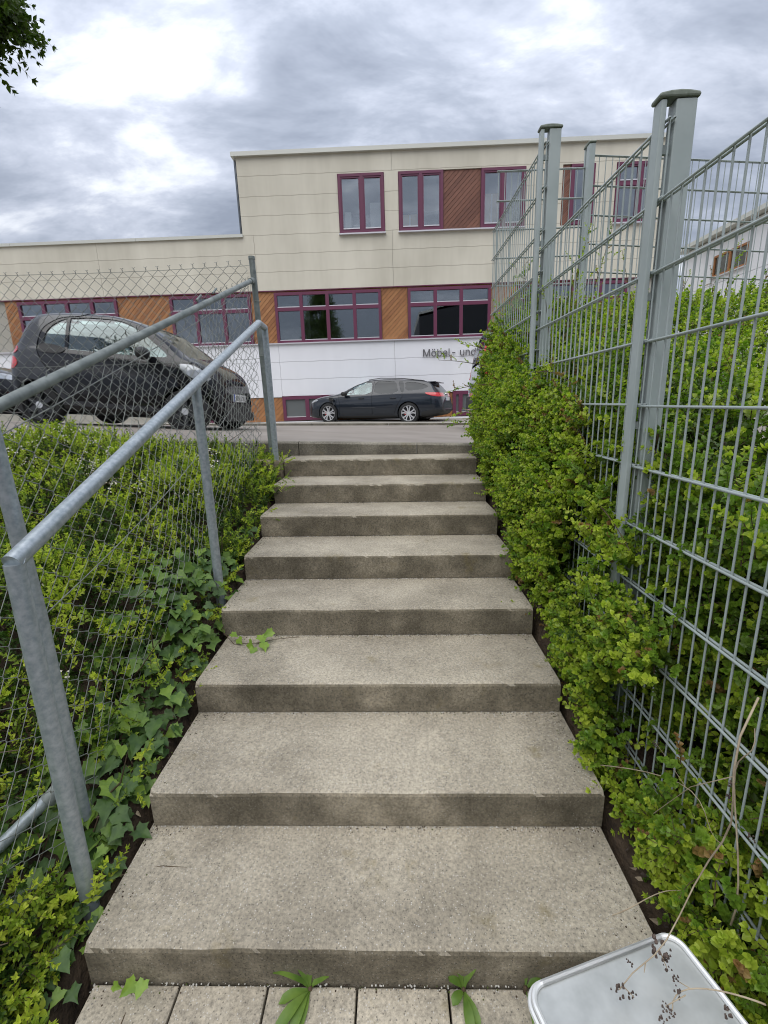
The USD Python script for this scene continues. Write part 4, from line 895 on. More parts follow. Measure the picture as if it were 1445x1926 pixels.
def sprig(r, length, pairs, L, W, splay=55, droop=0.0, tuft=True, side_twigs=0, nseg=2, blunt=0.6):
    "a twig along +z carrying leaves in two ranks; returns (leaves, twig)"
    S, tw = Soup(), []
    bend = r.uniform(-0.25, 0.25, 2)
    def axis(t): return np.array([bend[0]*length*t*t, bend[1]*length*t*t - 0*droop, length*t*(1-0.1*t)])
    tw.append(tube([axis(t) for t in (0, 0.5, 1.0)], [0.0016, 0.0012, 0.0006], 3, False))
    def place(base, az, el, sc):
        d = np.array([math.cos(az)*math.cos(el), math.sin(az)*math.cos(el), math.sin(el)])
        up = np.array([0, 0, 1.0]) + r.normal(0, 0.35, 3)
        R = frame_from(d, up); V, F = leaf(L*sc, W*sc, nseg, r.uniform(0.1, 0.4), r.uniform(0.0, 0.3), blunt)
        S.add(V@R.T + base, F)
    for i in range(pairs):
        t = 0.12 + 0.86*i/max(pairs-1, 1); az = i*PI/2*1.0 + r.uniform(-0.4, 0.4); el = math.radians(90-splay) + r.uniform(-0.3, 0.3) + 0.3*t
        sc = r.uniform(0.75, 1.15)*(1.0-0.35*t)
        for s in (0, PI): place(axis(t), az+s+r.uniform(-0.3, 0.3), el, sc)
    if tuft:
        for k in range(3): place(axis(1.0), k*2.1+r.uniform(-0.3, 0.3), math.radians(60), 0.6)
    return S.mesh(), cat(tw)
def quat(Rm):
    m = np.eye(4); m[:3, :3] = Rm; q = trimesh.transformations.quaternion_from_matrix(m); return q
def scatter(name, parent, protos, places, seed):
    "protos: [(leaf mesh, leaf material, twig mesh, twig material)]; places: (proto index, position, 3x3, scale)"
    pp = path_of(parent) + '/' + numbered(path_of(parent), name)
    pi = UsdGeom.PointInstancer.Define(stage, pp); rel = pi.CreatePrototypesRel()
    for i, (lm, lmat, tmesh, tmat) in enumerate(protos):
        x = UsdGeom.Xform.Define(stage, f'{pp}/shoot_{i:03d}' if i else f'{pp}/shoot')
        usdkit.mesh(stage, str(x.GetPath())+'/leaves', lm, lmat)
        if tmesh is not None: usdkit.mesh(stage, str(x.GetPath())+'/stem', tmesh, tmat)
        rel.AddTarget(x.GetPath())
    idx = [p[0] for p in places]; pos = np.array([p[1] for p in places], np.float32)
    q = [quat(p[2]) for p in places]; sc = np.array([[p[3]]*3 for p in places], np.float32)
    pi.CreateProtoIndicesAttr(Vt.IntArray(idx)); pi.CreatePositionsAttr(Vt.Vec3fArray.FromNumpy(pos))
    pi.CreateOrientationsAttr(Vt.QuathArray([Gf.Quath(float(a), float(b), float(c), float(d)) for a, b, c, d in q])); pi.CreateScalesAttr(Vt.Vec3fArray.FromNumpy(sc))
    return keys(pi.GetPrim(), kind='stuff')
def orient(r, d, spread):
    "frame whose z axis points along d, jittered"
    d = np.asarray(d, float) + r.normal(0, spread, 3); d /= np.linalg.norm(d)
    a = r.normal(0, 1, 3); a -= d*(a@d); a /= np.linalg.norm(a); return np.stack([a, np.cross(d, a), d], 1)
N3 = lambda x, y, z, s=0: float(meshkit.noise(np.array([x, y, z]), s))

# --- hedge on the right, growing through the mesh
r = np.random.default_rng(11)
hg = thing('hedge', 'bushy green hedge growing through the mesh fence right of the steps', 'hedge')
hp = []
for mname, cnt in (('hedge_leaf_bright', 3), ('hedge_leaf_mid', 4), ('hedge_leaf_dark', 3), ('hedge_leaf_rust', 1)):
    for _ in range(cnt):
        lm, tw = sprig(r, r.uniform(0.08, 0.13), int(r.integers(6, 10)), 0.0225 if mname != 'hedge_leaf_rust' else 0.016, 0.0185, 62, nseg=4, blunt=0.8)
        hp.append((lm, M[mname], tw, M['twig']))
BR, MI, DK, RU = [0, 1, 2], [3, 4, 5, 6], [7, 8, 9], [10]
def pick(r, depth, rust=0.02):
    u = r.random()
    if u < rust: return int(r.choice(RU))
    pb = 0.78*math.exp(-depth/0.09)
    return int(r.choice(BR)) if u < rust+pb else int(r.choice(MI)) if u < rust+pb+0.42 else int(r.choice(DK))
pl_ = []
def front_top(y):      # height the foliage reaches on the stair side of the mesh
    return float(np.interp(y, [-0.6, 0.1, 0.40, 0.62, 0.80, 1.2, 1.5, 1.85, 2.2, 2.6, 3.0], [0.16, 0.46, 0.74, 1.0, 1.12, 1.40, 1.52, 1.76, 1.96, 2.04, 1.97]))
def front_x(y, z):     # how far it bulges out over the steps
    hh = (z - SLOPE*y)
    b = np.interp(y, [-0.6, 0.0, 0.7, 1.2, 2.0, 2.6, 3.0], [0.84, 0.80, 0.79, 0.785, 0.785, 0.785, 0.81])
    return float(b + 0.10*(N3(y*4, z*4, 1.7)-0.45) + 0.05*max(0, 0.18-hh)/0.18 + (0.33*max(0, hh-0.56) if y > 1.7 else 0.26*max(0, hh-0.50)))
def hedge_top(x, y): return SLOPE*min(y, 2.9) + 1.12 + 0.28*(N3(x*1.6, y*1.6, 4.2)-0.5) + 0.03*(x-0.9)
# foliage in front of the mesh
n = 0
while n < 8200:
    y = r.uniform(-0.55, 3.02); z0 = SLOPE*y; z = z0 + r.uniform(-0.02, 1.65)
    if z > front_top(y) + 0.22*(N3(y*5, z*5, 8.8)-0.5): continue
    if y < 0.72 and N3(y*7, z*7, 6.6) < 0.40: continue
    if N3(y*6, z*6, 3.1) < 0.27 or N3(y*15, z*15, 2.2) < 0.22: continue
    d = r.exponential(0.05); x = front_x(y, z)+d
    if x > 1.02: continue
    if y > 0.80 and y < 1.8 and z > front_top(y)-0.12 and N3(y*9, z*9, 5.5) < 0.45: continue
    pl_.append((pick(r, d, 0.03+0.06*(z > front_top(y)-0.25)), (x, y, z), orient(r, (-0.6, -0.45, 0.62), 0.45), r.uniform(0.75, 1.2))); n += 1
# body of the hedge behind the mesh
n = 0
while n < 8200:
    y = r.uniform(-0.75, 2.98); z0 = SLOPE*y; z = z0 + r.uniform(-0.05, 1.25)
    lump = 0.16*(N3(y*3.2, z*3.2, 7.7)-0.4)
    d = r.exponential(0.11); x = 0.985 + lump*0.9 + d
    if z > hedge_top(x, y) or x > 1.75: continue
    if N3(x*4, y*4, z*4, 3) < 0.30: continue
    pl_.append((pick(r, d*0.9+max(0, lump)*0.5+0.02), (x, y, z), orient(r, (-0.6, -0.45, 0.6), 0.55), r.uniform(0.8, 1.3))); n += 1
# crown
n = 0
while n < 6200:
    x, y = r.uniform(0.95, 3.9), r.uniform(-0.6, 3.0)
    if r.random() > 0.35+0.65*(y/3.0 if y > 0 else 0): continue
    d = r.exponential(0.10); z = hedge_top(x, y) - d
    pl_.append((pick(r, d), (x, y, z), orient(r, (-0.1, -0.35, 0.9), 0.5), r.uniform(0.85, 1.4))); n += 1
# a dense interior
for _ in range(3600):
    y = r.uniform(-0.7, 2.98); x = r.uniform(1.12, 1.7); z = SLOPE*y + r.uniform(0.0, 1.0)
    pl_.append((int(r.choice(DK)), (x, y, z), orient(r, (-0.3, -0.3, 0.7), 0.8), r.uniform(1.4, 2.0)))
# long shoots above the crown and out over the steps
hs = []
def shoot(base, d, L, k, curve=(0, 0, 0.1), pr=0.2):
    base, d, c = np.array(base, float), np.array(d, float), np.array(curve, float); d /= np.linalg.norm(d)
    P = [base + d*L*t + c*L*t*t for t in np.linspace(0, 1, 7)]
    hs.append(tube(P, np.linspace(0.0032, 0.0012, 7), 5))
    for t in np.linspace(0.12, 1.0, k):
        p = base + d*L*t + c*L*t*t
        pl_.append((pick(r, 0.02, pr), p, orient(r, d*0.8 + np.array([0, 0, 0.3]), 0.6), r.uniform(0.45, 0.8)))
for _ in range(16):
    x, y = r.uniform(0.97, 1.25), r.uniform(1.7, 2.95); shoot((x, y, SLOPE*y+1.0), (r.normal(0, 0.2), r.normal(-0.1, 0.2), 1), r.uniform(0.2, 0.5), 9)
for _ in range(46):
    x, y = r.uniform(1.0, 3.6), r.uniform(1.2, 2.9); shoot((x, y, hedge_top(x, y)-0.08), (r.normal(0, 0.25), r.normal(-0.1, 0.2), 1), r.uniform(0.15, 0.42), 7)
shoot((1.42, 2.75, 2.05), (0.12, -0.05, 1), 0.62, 22, (0.05, 0, 0)); shoot((1.52, 2.7, 2.05), (0.25, -0.1, 1), 0.52, 18); shoot((1.30, 2.7, 2.05), (-0.25, -0.1, 1), 0.45, 16); shoot((1.05, 2.6, 1.95), (-0.05, -0.1, 1), 0.42, 14)
for (py, pz, L, up) in ((2.5, 1.72, 0.36, 0.25), (2.5, 1.60, 0.26, -0.05), (2.45, 1.44, 0.28, -0.12), (2.5, 1.40, 0.24, -0.25), (2.4, 1.82, 0.2, 0.3), (2.2, 1.20, 0.16, -0.1), (1.9, 0.95, 0.14, -0.15), (1.2, 0.50, 0.16, 0.0)):
    shoot((0.78, py, pz), (-1, -0.12, up), L, 8, (0, 0, -0.10), 0.12)
for p, d, L in (((0.88, 1.75, 1.62), (0.05, -0.9, 0.1), 0.5), ((0.90, 1.5, 1.58), (0.0, -0.9, -0.35), 0.55), ((0.9, 1.3, 1.30), (0, -1, -0.3), 0.5), ((0.88, 0.95, 1.10), (-0.05, -1, 0.0), 0.4)):
    shoot(p, d, L, 10, (0, 0, -0.25), 0.35)
obj('branches', cat(hs + [tube([(x, y, SLOPE*y-0.1), (x+r.normal(0, 0.08), y+r.normal(0, 0.08), SLOPE*y+0.5), (x+r.normal(0, 0.2), y+r.normal(0, 0.2), SLOPE*y+1.0)], [0.012, 0.008, 0.004], 6) for x, y in zip(r.uniform(1.0, 2.2, 60), r.uniform(-0.4, 2.9, 60))]), M['twig'], hg, smooth=True, kind='stuff')
scatter('foliage', hg, hp, pl_, 1)

# --- low shrubs on the left bank
r = np.random.default_rng(12)
bh = thing('bank_shrub', 'low spreading yellow green shrub covering the bank behind the chain link fence', 'shrub')
bp = []
for mname, cnt in (('bank_leaf_bright', 4), ('bank_leaf_mid', 4), ('bank_leaf_dark', 3)):
    for _ in range(cnt):
        lm, tw = sprig(r, r.uniform(0.09, 0.15), int(r.integers(7, 11)), 0.0245, 0.0115, 48, nseg=3, blunt=0.75)
        bp.append((lm, M[mname], tw, M['twig']))
fS = Soup(); 
for _ in range(9):
    c = r.normal(0, 0.02, 3)*[1, 1, 0.6] + [0, 0, 0.06]
    for k in range(5):
        V, F = leaf(0.006, 0.005, 1, 0.1, 0.0); R = frame_from(np.array([math.cos(k*1.257), math.sin(k*1.257), 0.25]), np.array([0, 0, 1.0])); fS.add(V@R.T+c, F)
lm, tw = sprig(r, 0.08, 6, 0.016, 0.009, 50); bp.append((fS.mesh(), M['blossom'], tw, M['twig']))
BB_, BM_, BD_, BF_ = [0, 1, 2, 3], [4, 5, 6, 7], [8, 9, 10], [11]
def bank_h(x, y):
    h = 0.30 + 0.20*(N3(x*2.0, y*2.0, 1.1)-0.5) + 0.14*(N3(x*5.0, y*5.0, 2.1)-0.5)
    h *= float(np.interp(-x, [0.80, 1.0, 1.3, 1.8], [0.25, 0.55, 0.9, 1.0])); return h*float(np.interp(y, [-0.6, 0.4, 2.2, 2.85], [0.9, 1.0, 0.95, 0.62]))
def near_brace(p):
    a, b = np.array([-0.96, 0.285, 0.365]), np.array([-1.45, -0.02, 0.02]); p = np.array(p, float); t = np.clip((p-a)@(b-a)/((b-a)@(b-a)), 0, 1); d = p-(a+(b-a)*t)
    return np.hypot(d[0], d[1]) < 0.17 and d[0]+0.0 > -0.05
pl_ = []; n = 0
while n < 14500:
    y = r.uniform(-0.9, 2.86); x = -0.80 - abs(r.uniform(0, 1))**1.25*3.6
    if x > -0.96 and N3(x*7, y*7, 0.2) < 0.34: continue
    if near_brace((x, y, float(bank_z(x, y))+0.2)): continue
    if x > -1.30 and -0.05 < y < 1.55 and r.random() < 0.74*float(np.interp(-x, [0.8, 1.05, 1.30], [1, 1, 0.2])): continue
    h = bank_h(x, y); d = r.exponential(0.055)
    z = float(bank_z(x, y)) + h - min(d, h)
    pat = N3(x*4.5, y*4.5, 5.0)
    if pat < 0.25 and d < 0.03: continue
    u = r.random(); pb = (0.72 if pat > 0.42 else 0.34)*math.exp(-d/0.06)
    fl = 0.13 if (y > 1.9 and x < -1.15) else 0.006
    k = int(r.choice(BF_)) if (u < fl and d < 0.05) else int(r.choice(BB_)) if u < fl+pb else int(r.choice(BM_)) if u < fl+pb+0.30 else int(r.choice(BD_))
    lean = 0.5*(N3(x*3, y*3, 9.0)-0.5)
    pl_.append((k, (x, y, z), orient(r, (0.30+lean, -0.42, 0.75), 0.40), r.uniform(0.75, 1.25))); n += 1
n = 0
while n < 620:                                    # taller clump at the foot of the bank
    y = r.uniform(-0.35, 0.34); x = -0.87-0.42*r.random(); hh = 0.30*math.exp(-((x+1.08)/0.17)**2-((y-0.02)/0.26)**2)
    if hh < 0.05 or near_brace((x, y, 0.15)): continue
    d = r.exponential(0.05); z = float(bank_z(x, y))+max(0.01, hh-d)
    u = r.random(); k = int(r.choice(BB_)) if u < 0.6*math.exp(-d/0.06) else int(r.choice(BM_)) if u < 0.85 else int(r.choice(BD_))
    pl_.append((k, (x, y, z), orient(r, (0.45, -0.3, 0.6), 0.4), r.uniform(0.8, 1.15))); n += 1
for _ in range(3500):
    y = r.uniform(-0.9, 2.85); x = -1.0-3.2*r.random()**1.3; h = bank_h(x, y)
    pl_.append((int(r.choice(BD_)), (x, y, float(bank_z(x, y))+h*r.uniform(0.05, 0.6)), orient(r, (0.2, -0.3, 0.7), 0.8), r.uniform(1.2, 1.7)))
# tips hanging over the step ends
for y, z, L in ((2.35, 1.02, 0.2), (2.2, 0.96, 0.22), (1.95, 0.82, 0.2), (2.6, 1.08, 0.16), (1.7, 0.72, 0.16), (1.2, 0.52, 0.14), (0.9, 0.40, 0.14), (0.45, 0.25, 0.12)):
    for k in range(9):
        t = k/8; pl_.append((int(r.choice(BB_+BM_)), (-0.90+L*t+r.normal(0, 0.012), y+r.normal(0, 0.05), z-0.03*t+r.normal(0, 0.015)), orient(r, (0.9, -0.2, 0.35), 0.35), r.uniform(0.6, 0.95)))
bst = []
for _ in range(130):
    y = r.uniform(-0.5, 2.8); x = -0.95-2.2*r.random(); b = np.array([x, y, float(bank_z(x, y))-0.02]); d = np.array([r.normal(0.15, 0.2), r.normal(-0.2, 0.2), 0.33])
    bst.append(tube([b, b+d*0.5+r.normal(0, 0.02, 3), b+d], [0.004, 0.003, 0.0012], 4))
obj('branches', cat(bst), M['twig'], bh, smooth=True, kind='stuff')
scatter('foliage', bh, bp, pl_, 2)

# --- ivy at the left edge of the steps
r = np.random.default_rng(13)
IV = np.array([(0.0, 0.0), (-0.09, 0.12), (-0.10, 0.36), (0.13, 0.375), (0.30, 0.50), (0.45, 0.335), (0.66, 0.21), (1.0, 0.0)])
def ivy_leaf(s, r):
    h = IV.copy(); h[1:-1] *= r.uniform(0.88, 1.12, (6, 1))
    h = np.concatenate([[h[i], 0.5*(h[i]+h[i+1])+0.018*np.array([-(h[i+1]-h[i])[1], (h[i+1]-h[i])[0]])/max(1e-6, np.linalg.norm(h[i+1]-h[i]))*(-1)] for i in range(len(h)-1)]+[[h[-1]]]); k = len(h); c = np.array([[0.32, 0.0]])
    o = np.concatenate([h, (h[1:-1]*[1, -1])[::-1]]); n = len(o); P = np.concatenate([c, o])
    z = 0.22*np.abs(P[:, 1]) - 0.16*np.clip(P[:, 0], 0, 1)**2 - 0.20*np.clip(np.abs(P[:, 1])-0.25, 0, 1) + r.normal(0, 0.015, len(P))
    V = np.concatenate([P, z[:, None]], 1)*s; F = [[0, 1+i, 1+(i+1) % n] for i in range(n)]
    F = np.array(F); nn = np.cross(V[F[0, 1]]-V[F[0, 0]], V[F[0, 2]]-V[F[0, 0]])
    return V, (F if nn[2] > 0 else F[:, ::-1])
iv = thing('ivy', 'dark green ivy trailing along the left edge of the lower steps', 'ivy')
stems, nl = [], 0
def ivy_at(p, nrm, s, mname, par=None):
    az = r.uniform(-2.6, -0.2); d = np.array([math.cos(az), math.sin(az), -0.25]); R = frame_from(d, np.asarray(nrm)+r.normal(0, 0.28, 3))
    V, F = ivy_leaf(s, r); obj('leaf', (V@R.T+np.asarray(p), F), M[mname], par or iv, smooth=True)
while nl < 290:
    y = r.uniform(-0.12, 1.62); x = -0.77 - 0.42*r.random()**1.1
    dens = float(np.interp(y, [-0.1, 0.1, 0.35, 0.75, 1.25, 1.6], [0.25, 0.45, 0.9, 1.0, 0.85, 0.15]))*float(np.interp(-x, [0.80, 0.95, 1.1, 1.2], [1, 1, 0.7, 0.3]))
    if r.random() > dens: continue
    hump = 0.20*math.exp(-((y-1.22)/0.28)**2)*float(np.interp(-x, [0.8, 1.0, 1.2], [0.5, 1, 1]))
    z = float(bank_z(x, y)) + 0.03 + hump + r.uniform(0.0, 0.07) + 0.12*max(0, -x-0.85)
    if x > -0.83: z = max(z, SLOPE*y+0.05)
    ivy_at((x, y, z), (0.45, -0.45, 0.8), r.uniform(0.042, 0.082)*(0.8 if x > -0.84 else 1.0), r.choice(['ivy_leaf_mid', 'ivy_leaf_mid', 'ivy_leaf_dark', 'ivy_leaf_dark', 'ivy_leaf_young'] if hump < 0.1 else ['ivy_leaf_mid', 'ivy_leaf_mid', 'ivy_leaf_dark']))
    stems.append(tube([(x-0.02, y+0.02, float(bank_z(x, y))), (x-0.005, y, z-0.012), (x, y, z)], 0.0013, 4, False)); nl += 1
under_ = Soup()
for _ in range(520):
    y = r.uniform(-0.15, 2.4); x = -0.785 - 0.36*r.random()**1.1
    if y > 1.5 and (x < -0.95 or r.random() < 0.5): continue
    az = r.uniform(-2.9, 0.1); R_ = frame_from(np.array([math.cos(az), math.sin(az), -0.2]), np.array([0.4, -0.4, 0.8])+r.normal(0, 0.3, 3)); V, F = ivy_leaf(r.uniform(0.025, 0.055), r)
    hump = 0.16*math.exp(-((y-1.22)/0.28)**2); under_.add(V@R_.T+[x, y, float(bank_z(x, y))+0.015+0.035*r.random()+hump*r.random()+(0.03 if x > -0.83 else 0)], F)
obj('small_leaves', under_.mesh(), M['ivy_leaf_dark'], iv, smooth=True, kind='stuff')
for _ in range(24):
    y = r.uniform(0.0, 1.5); x = r.uniform(-1.1, -0.83); a = r.uniform(0, 6.28); L = 0.25
    P = [(x+L*t*math.cos(a)*0.4, y+L*t*math.sin(a), float(bank_z(x, y+L*t*math.sin(a)))+0.04+0.02*math.sin(t*7)) for t in np.linspace(0, 1, 6)]; stems.append(tube(P, 0.0024, 5, False))
obj('stems', cat(stems), M['twig'], iv, smooth=True, kind='stuff')
# young ivy runner lying on the sixth tread from the top, and seedlings at the foot
yr = thing('ivy_runner', 'bright young ivy runner lying at the left end of the third tread from the bottom', 'ivy')
zt = STEP_Z[2]
P = [(-0.80, 1.20, zt+0.10), (-0.74, 1.10, zt+0.05), (-0.68, 1.06, zt+0.012), (-0.58, 1.07, zt+0.010), (-0.52, 1.05, zt+0.02)]
obj('stem', tube(P, 0.0016, 5), M['twig'], yr, smooth=True)
obj('stem', tube([P[3], (-0.48, 1.11, zt+0.008), (-0.42, 1.12, zt+0.008), (-0.38, 1.12, zt+0.006)], 0.0013, 5), M['twig'], yr, smooth=True)
for p, s in (((-0.66, 1.07, zt+0.035), 0.045), ((-0.60, 1.04, zt+0.03), 0.055), ((-0.55, 1.08, zt+0.045), 0.062), ((-0.53, 1.03, zt+0.03), 0.055), ((-0.50, 1.09, zt+0.06), 0.05), ((-0.57, 1.01, zt+0.02), 0.042), ((-0.70, 1.09, zt+0.05), 0.04)):
    ivy_at(p, (0.15, -0.55, 0.75), s, 'ivy_leaf_young', yr)
sd_ = thing('ivy_seedling', 'small bright ivy seedlings growing at the left foot of the lowest step', 'ivy')
for p, s in (((-0.60, -0.03, 0.065), 0.042), ((-0.575, -0.032, 0.07), 0.036), ((-0.66, -0.03, 0.05), 0.026), ((-0.62, -0.12, 0.03), 0.030), ((-0.60, -0.14, 0.025), 0.026), ((-0.585, -0.13, 0.03), 0.028), ((-0.69, -0.13, 0.02), 0.028), ((-0.79, -0.04, 0.05), 0.036), ((-0.82, 0.02, 0.06), 0.034), ((-0.84, -0.08, 0.04), 0.038), ((-0.80, 0.08, 0.07), 0.036)):
    ivy_at(p, (0.1, -0.6, 0.7), s, 'ivy_leaf_young', sd_)
obj('stem', cat([tube([(-0.59, -0.004, 0.0), (-0.60, -0.02, 0.05), (-0.60, -0.03, 0.065)], 0.0014, 5), tube([(-0.66, -0.004, 0.0), (-0.66, -0.03, 0.05)], 0.0012, 5), tube([(-0.62, -0.01, 0.0), (-0.61, -0.13, 0.02)], 0.0012, 5)]), M['twig'], sd_, smooth=True)
# weeds in the joints of the landing
def strap(base, az, L, W, rise, sag):
    n = 7; t = np.linspace(0, 1, n); d = np.array([math.cos(az), math.sin(az), 0]); pz = rise*np.sin(t*PI*0.55) - sag*t**3
    c = np.stack([base[0]+d[0]*L*t, base[1]+d[1]*L*t, base[2]+pz*L], 1); w = W*(0.12+0.88*np.sin(PI*np.clip(t*0.92+0.03, 0, 1)**1.5))/2; w[-1] = 0.001
    w = w*1.35*(1+0.10*np.cos(t*22)); sd2 = np.array([-d[1], d[0], 0]); V = np.concatenate([c+sd2*w[:, None]+[0, 0, 0.15*W], c, c-sd2*w[:, None]+[0, 0, 0.15*W]]); F = []
    for i in range(n-1):
        for o in (0, n): F += [[o+i, o+n+i, o+n+i+1], [o+i, o+n+i+1, o+i+1]]
    F = np.array(F)[:, ::-1]; nn = np.cross(V[F[0, 1]]-V[F[0, 0]], V[F[0, 2]]-V[F[0, 0]]); return V, (F if nn[2] > 0 else F[:, ::-1])
def weed(name, label, base, leaves):
    t = thing(name, label, 'weed')
    for az, L, W, ri, sg in leaves: obj('leaf', strap(np.array(base), az, L*0.82, W*0.85, ri, sg), M['weed_leaf'], t, smooth=True)
    obj('root_crown', tube([np.array(base)-[0, 0, 0.01], np.array(base)+[0, 0, 0.008]], 0.006, 8), M['twig'], t, smooth=True)
weed('rosette_weed', 'leafy green weed rosette in the paving joint left of the middle below the lowest step', (-0.155, -0.012, 0.002), [(-2.2, 0.15, 0.026, 0.25, 0.2), (-1.9, 0.13, 0.022, 0.2, 0.2), (-1.75, 0.10, 0.020, 0.15, 0.15), (2.9, 0.14, 0.030, 0.55, 0.35), (0.5, 0.07, 0.030, 0.6, 0.3), (1.7, 0.06, 0.026, 1.5, 0.1), (2.3, 0.06, 0.030, 1.2, 0.2), (-2.7, 0.10, 0.022, 0.3, 0.2)])
weed('rosette_weed', 'green weed in the paving joint right of the middle below the lowest step', (0.245, -0.014, 0.002), [(-1.5, 0.12, 0.022, 0.2, 0.2), (-1.2, 0.10, 0.018, 0.2, 0.2), (2.8, 0.05, 0.026, 0.9, 0.3), (0.8, 0.07, 0.03, 1.1, 0.2), (1.9, 0.06, 0.024, 1.3, 0.2), (-2.3, 0.06, 0.022, 0.4, 0.2)])
weed('rosette_weed', 'thin grassy weed between the two paving slabs beside the metal box', (0.405, -0.012, 0.002), [(-1.6, 0.10, 0.006, 0.3, 0.2), (1.2, 0.08, 0.02, 0.9, 0.3), (0.2, 0.06, 0.02, 0.6, 0.3)])
# stones and litter
r = np.random.default_rng(14)
for p, s, lab in (((-0.72, -0.20, 0.02), 0.030, 'pale stone at the bottom left corner of the paving'), ((-0.76, -0.26, 0.02), 0.024, 'small brown stone left of the pale stone'), ((-0.87, 0.06, 0.03), 0.032, 'flat grey stone below the near handrail post'), ((-0.70, -0.13, 0.015), 0.018, 'tiny beige stone beside the lowest step')):
    m = trimesh.creation.icosphere(3, s); m.vertices *= [1.2, 0.85, 0.55]; m.vertices += (meshkit.fbm(m.vertices*40+p[0]*9, 3, 4)[:, None]-0.5)*s*0.7; m.apply_translation(p)
    obj('stone', m, M['stone_grey'], smooth=30, label=lab, cat='stone')
gp = []
ic = trimesh.creation.icosphere(0, 1.0)
for k in range(8):
    zz = STEP_Z[k-1] if k else 0.0; y = STEP_Y[k]
    for _ in range(170 if k < 5 else 90):
        x = r.uniform(-0.74, 0.74); s = r.uniform(0.0012, 0.0032); gp.append((0, (x, y-r.exponential(0.006)-0.001, zz+TX*x+s*0.4), orient(r, (0, 0, 1), 0.6), s))
for _ in range(420):
    k = int(r.integers(0, 6)); x = r.choice([-1, 1])*r.uniform(0.45, 0.74); gp.append((0, (x, STEP_Y[k]+r.uniform(0.02, 0.36), STEP_Z[k]+TX*x+0.0008), orient(r, (0, 0, 1), 0.6), r.uniform(0.0008, 0.002)))
for k in range(8):
    zz = STEP_Z[k-1] if k else 0.0; y = STEP_Y[k]
    for _ in range(230 if k < 4 else 120):
        x = r.uniform(-0.745, 0.745); edge = abs(x) > 0.60
        if N3(x*6, k*3.0, 1.0) < 0.45 and not edge: continue
        s = r.uniform(0.0010, 0.0027)
        gp.append((1 if r.random() < 0.85 else 2, (x, y-r.exponential(0.009 if not edge else 0.02)-0.001, zz+TX*x+s*0.3), orient(r, (0, 0, 1), 0.6), s))
    for _ in range(90 if k < 5 else 50):
        sd0 = r.choice([-1, 1]); x = sd0*(0.745-r.exponential(0.022)); s = r.uniform(0.0010, 0.0028)
        if abs(x) > 0.745: continue
        gp.append((1 if r.random() < 0.75 else 2, (x, y+r.uniform(0.02, 0.37), STEP_Z[k]+TX*x+s*0.2), orient(r, (0, 0, 1), 0.6), s))
_ic = (np.array(ic.vertices), np.array(ic.faces))
gr = scatter('grit', None, [(_ic, M['grit'], None, None), (_ic, M['soil'], None, None), (_ic, M['moss'], None, None)], gp, 3); keys(gr, 'pale grit and dark crumbs gathered in the corners of the steps', 'grit')
lp_ = []
LV, LF = leaf(0.03, 0.018, 2, 0.3, 0.3)
lit = [((LV, LF), M['dry_stem'], None, None), ((LV*0.8, LF), M['seed_brown'], None, None)]
for _ in range(520):
    sd0 = r.choice([-1, 1]); x = sd0*(0.80+0.22*r.random()**1.5) if sd0 > 0 else -(0.79+0.45*r.random()); y = r.uniform(-0.6, 2.8)
    lp_.append((int(r.integers(2)), (x, y, float(bank_z(x, y))+0.01), orient(r, (0, 0, 1), 1.2), r.uniform(0.5, 1.1)))
gr = scatter('leaf_litter', None, lit, lp_, 4); keys(gr, 'brown leaf litter on the soil beside the steps', 'litter')
tg = thing('twig', 'thin dry twig lying on the left of the lowest tread', 'twig')
zt = STEP_Z[0]
tw_ = lambda px, py, h: at_z(px, py, zt+h)
obj('stem', tube([tw_(225, 1648, 0.012), tw_(262, 1634, 0.006), tw_(305, 1629, 0.010), tw_(352, 1632, 0.008)], 0.0014, 5), M['twig'], tg, smooth=True)
obj('side_stem', tube([tw_(262, 1634, 0.006), tw_(290, 1612, 0.008), tw_(345, 1578, 0.005), tw_(390, 1553, 0.006)], 0.0009, 5), M['twig'], tg, smooth=True)

# ------------------------------------------------------------------ metal box at the lower right with dried flower stems over it
Zb = 0.45
p1, p2 = at_z(984, 1851, Zb), at_z(1266, 1742, Zb)
e1 = (p2-p1)/np.linalg.norm(p2-p1); e2 = np.array([e1[1], -e1[0], 0.0]); e2 = e2 if e2[1] < 0 else -e2
Wd = float(np.linalg.norm(p2-p1)); Ln = 0.46
mb = thing('metal_box', 'galvanised metal box with raised pale rim standing on the paving at lower right', 'box', mat4=np.array([[e1[0], e2[0], 0, p1[0]], [e1[1], e2[1], 0, p1[1]], [0, 0, 1, 0], [0, 0, 0, 1.0]]))
def rr(x0, y0, x1, y1, rad, n=8): return sbox(x0+rad, y0+rad, x1-rad, y1-rad).buffer(rad, quad_segs=n)
def slab(poly, z0, z1):
    m = trimesh.creation.extrude_polygon(poly, z1-z0, engine='earcut'); m.apply_translation([0, 0, z0]); return m
flip = (np.cross(e1, e2)[2] < 0)
outer = rr(0, 0, Wd, Ln, 0.035)
parts_ = [('lid', slab(rr(0.010, 0.010, Wd-0.010, Ln-0.010, 0.027), Zb-0.014, Zb-0.008), 'sheet_metal'), ('body', slab(rr(0.008, 0.008, Wd-0.008, Ln-0.008, 0.029), 0.012, Zb-0.016), 'sheet_metal')]
rimc = np.array(rr(0.006, 0.006, Wd-0.006, Ln-0.006, 0.030, 10).exterior.coords)
rim = tube(np.c_[np.concatenate([rimc, rimc[1:3]]), np.full(len(rimc)+2, Zb-0.005)], 0.0052, 8)
rimc2 = np.array(rr(0.001, 0.001, Wd-0.001, Ln-0.001, 0.034, 10).exterior.coords)
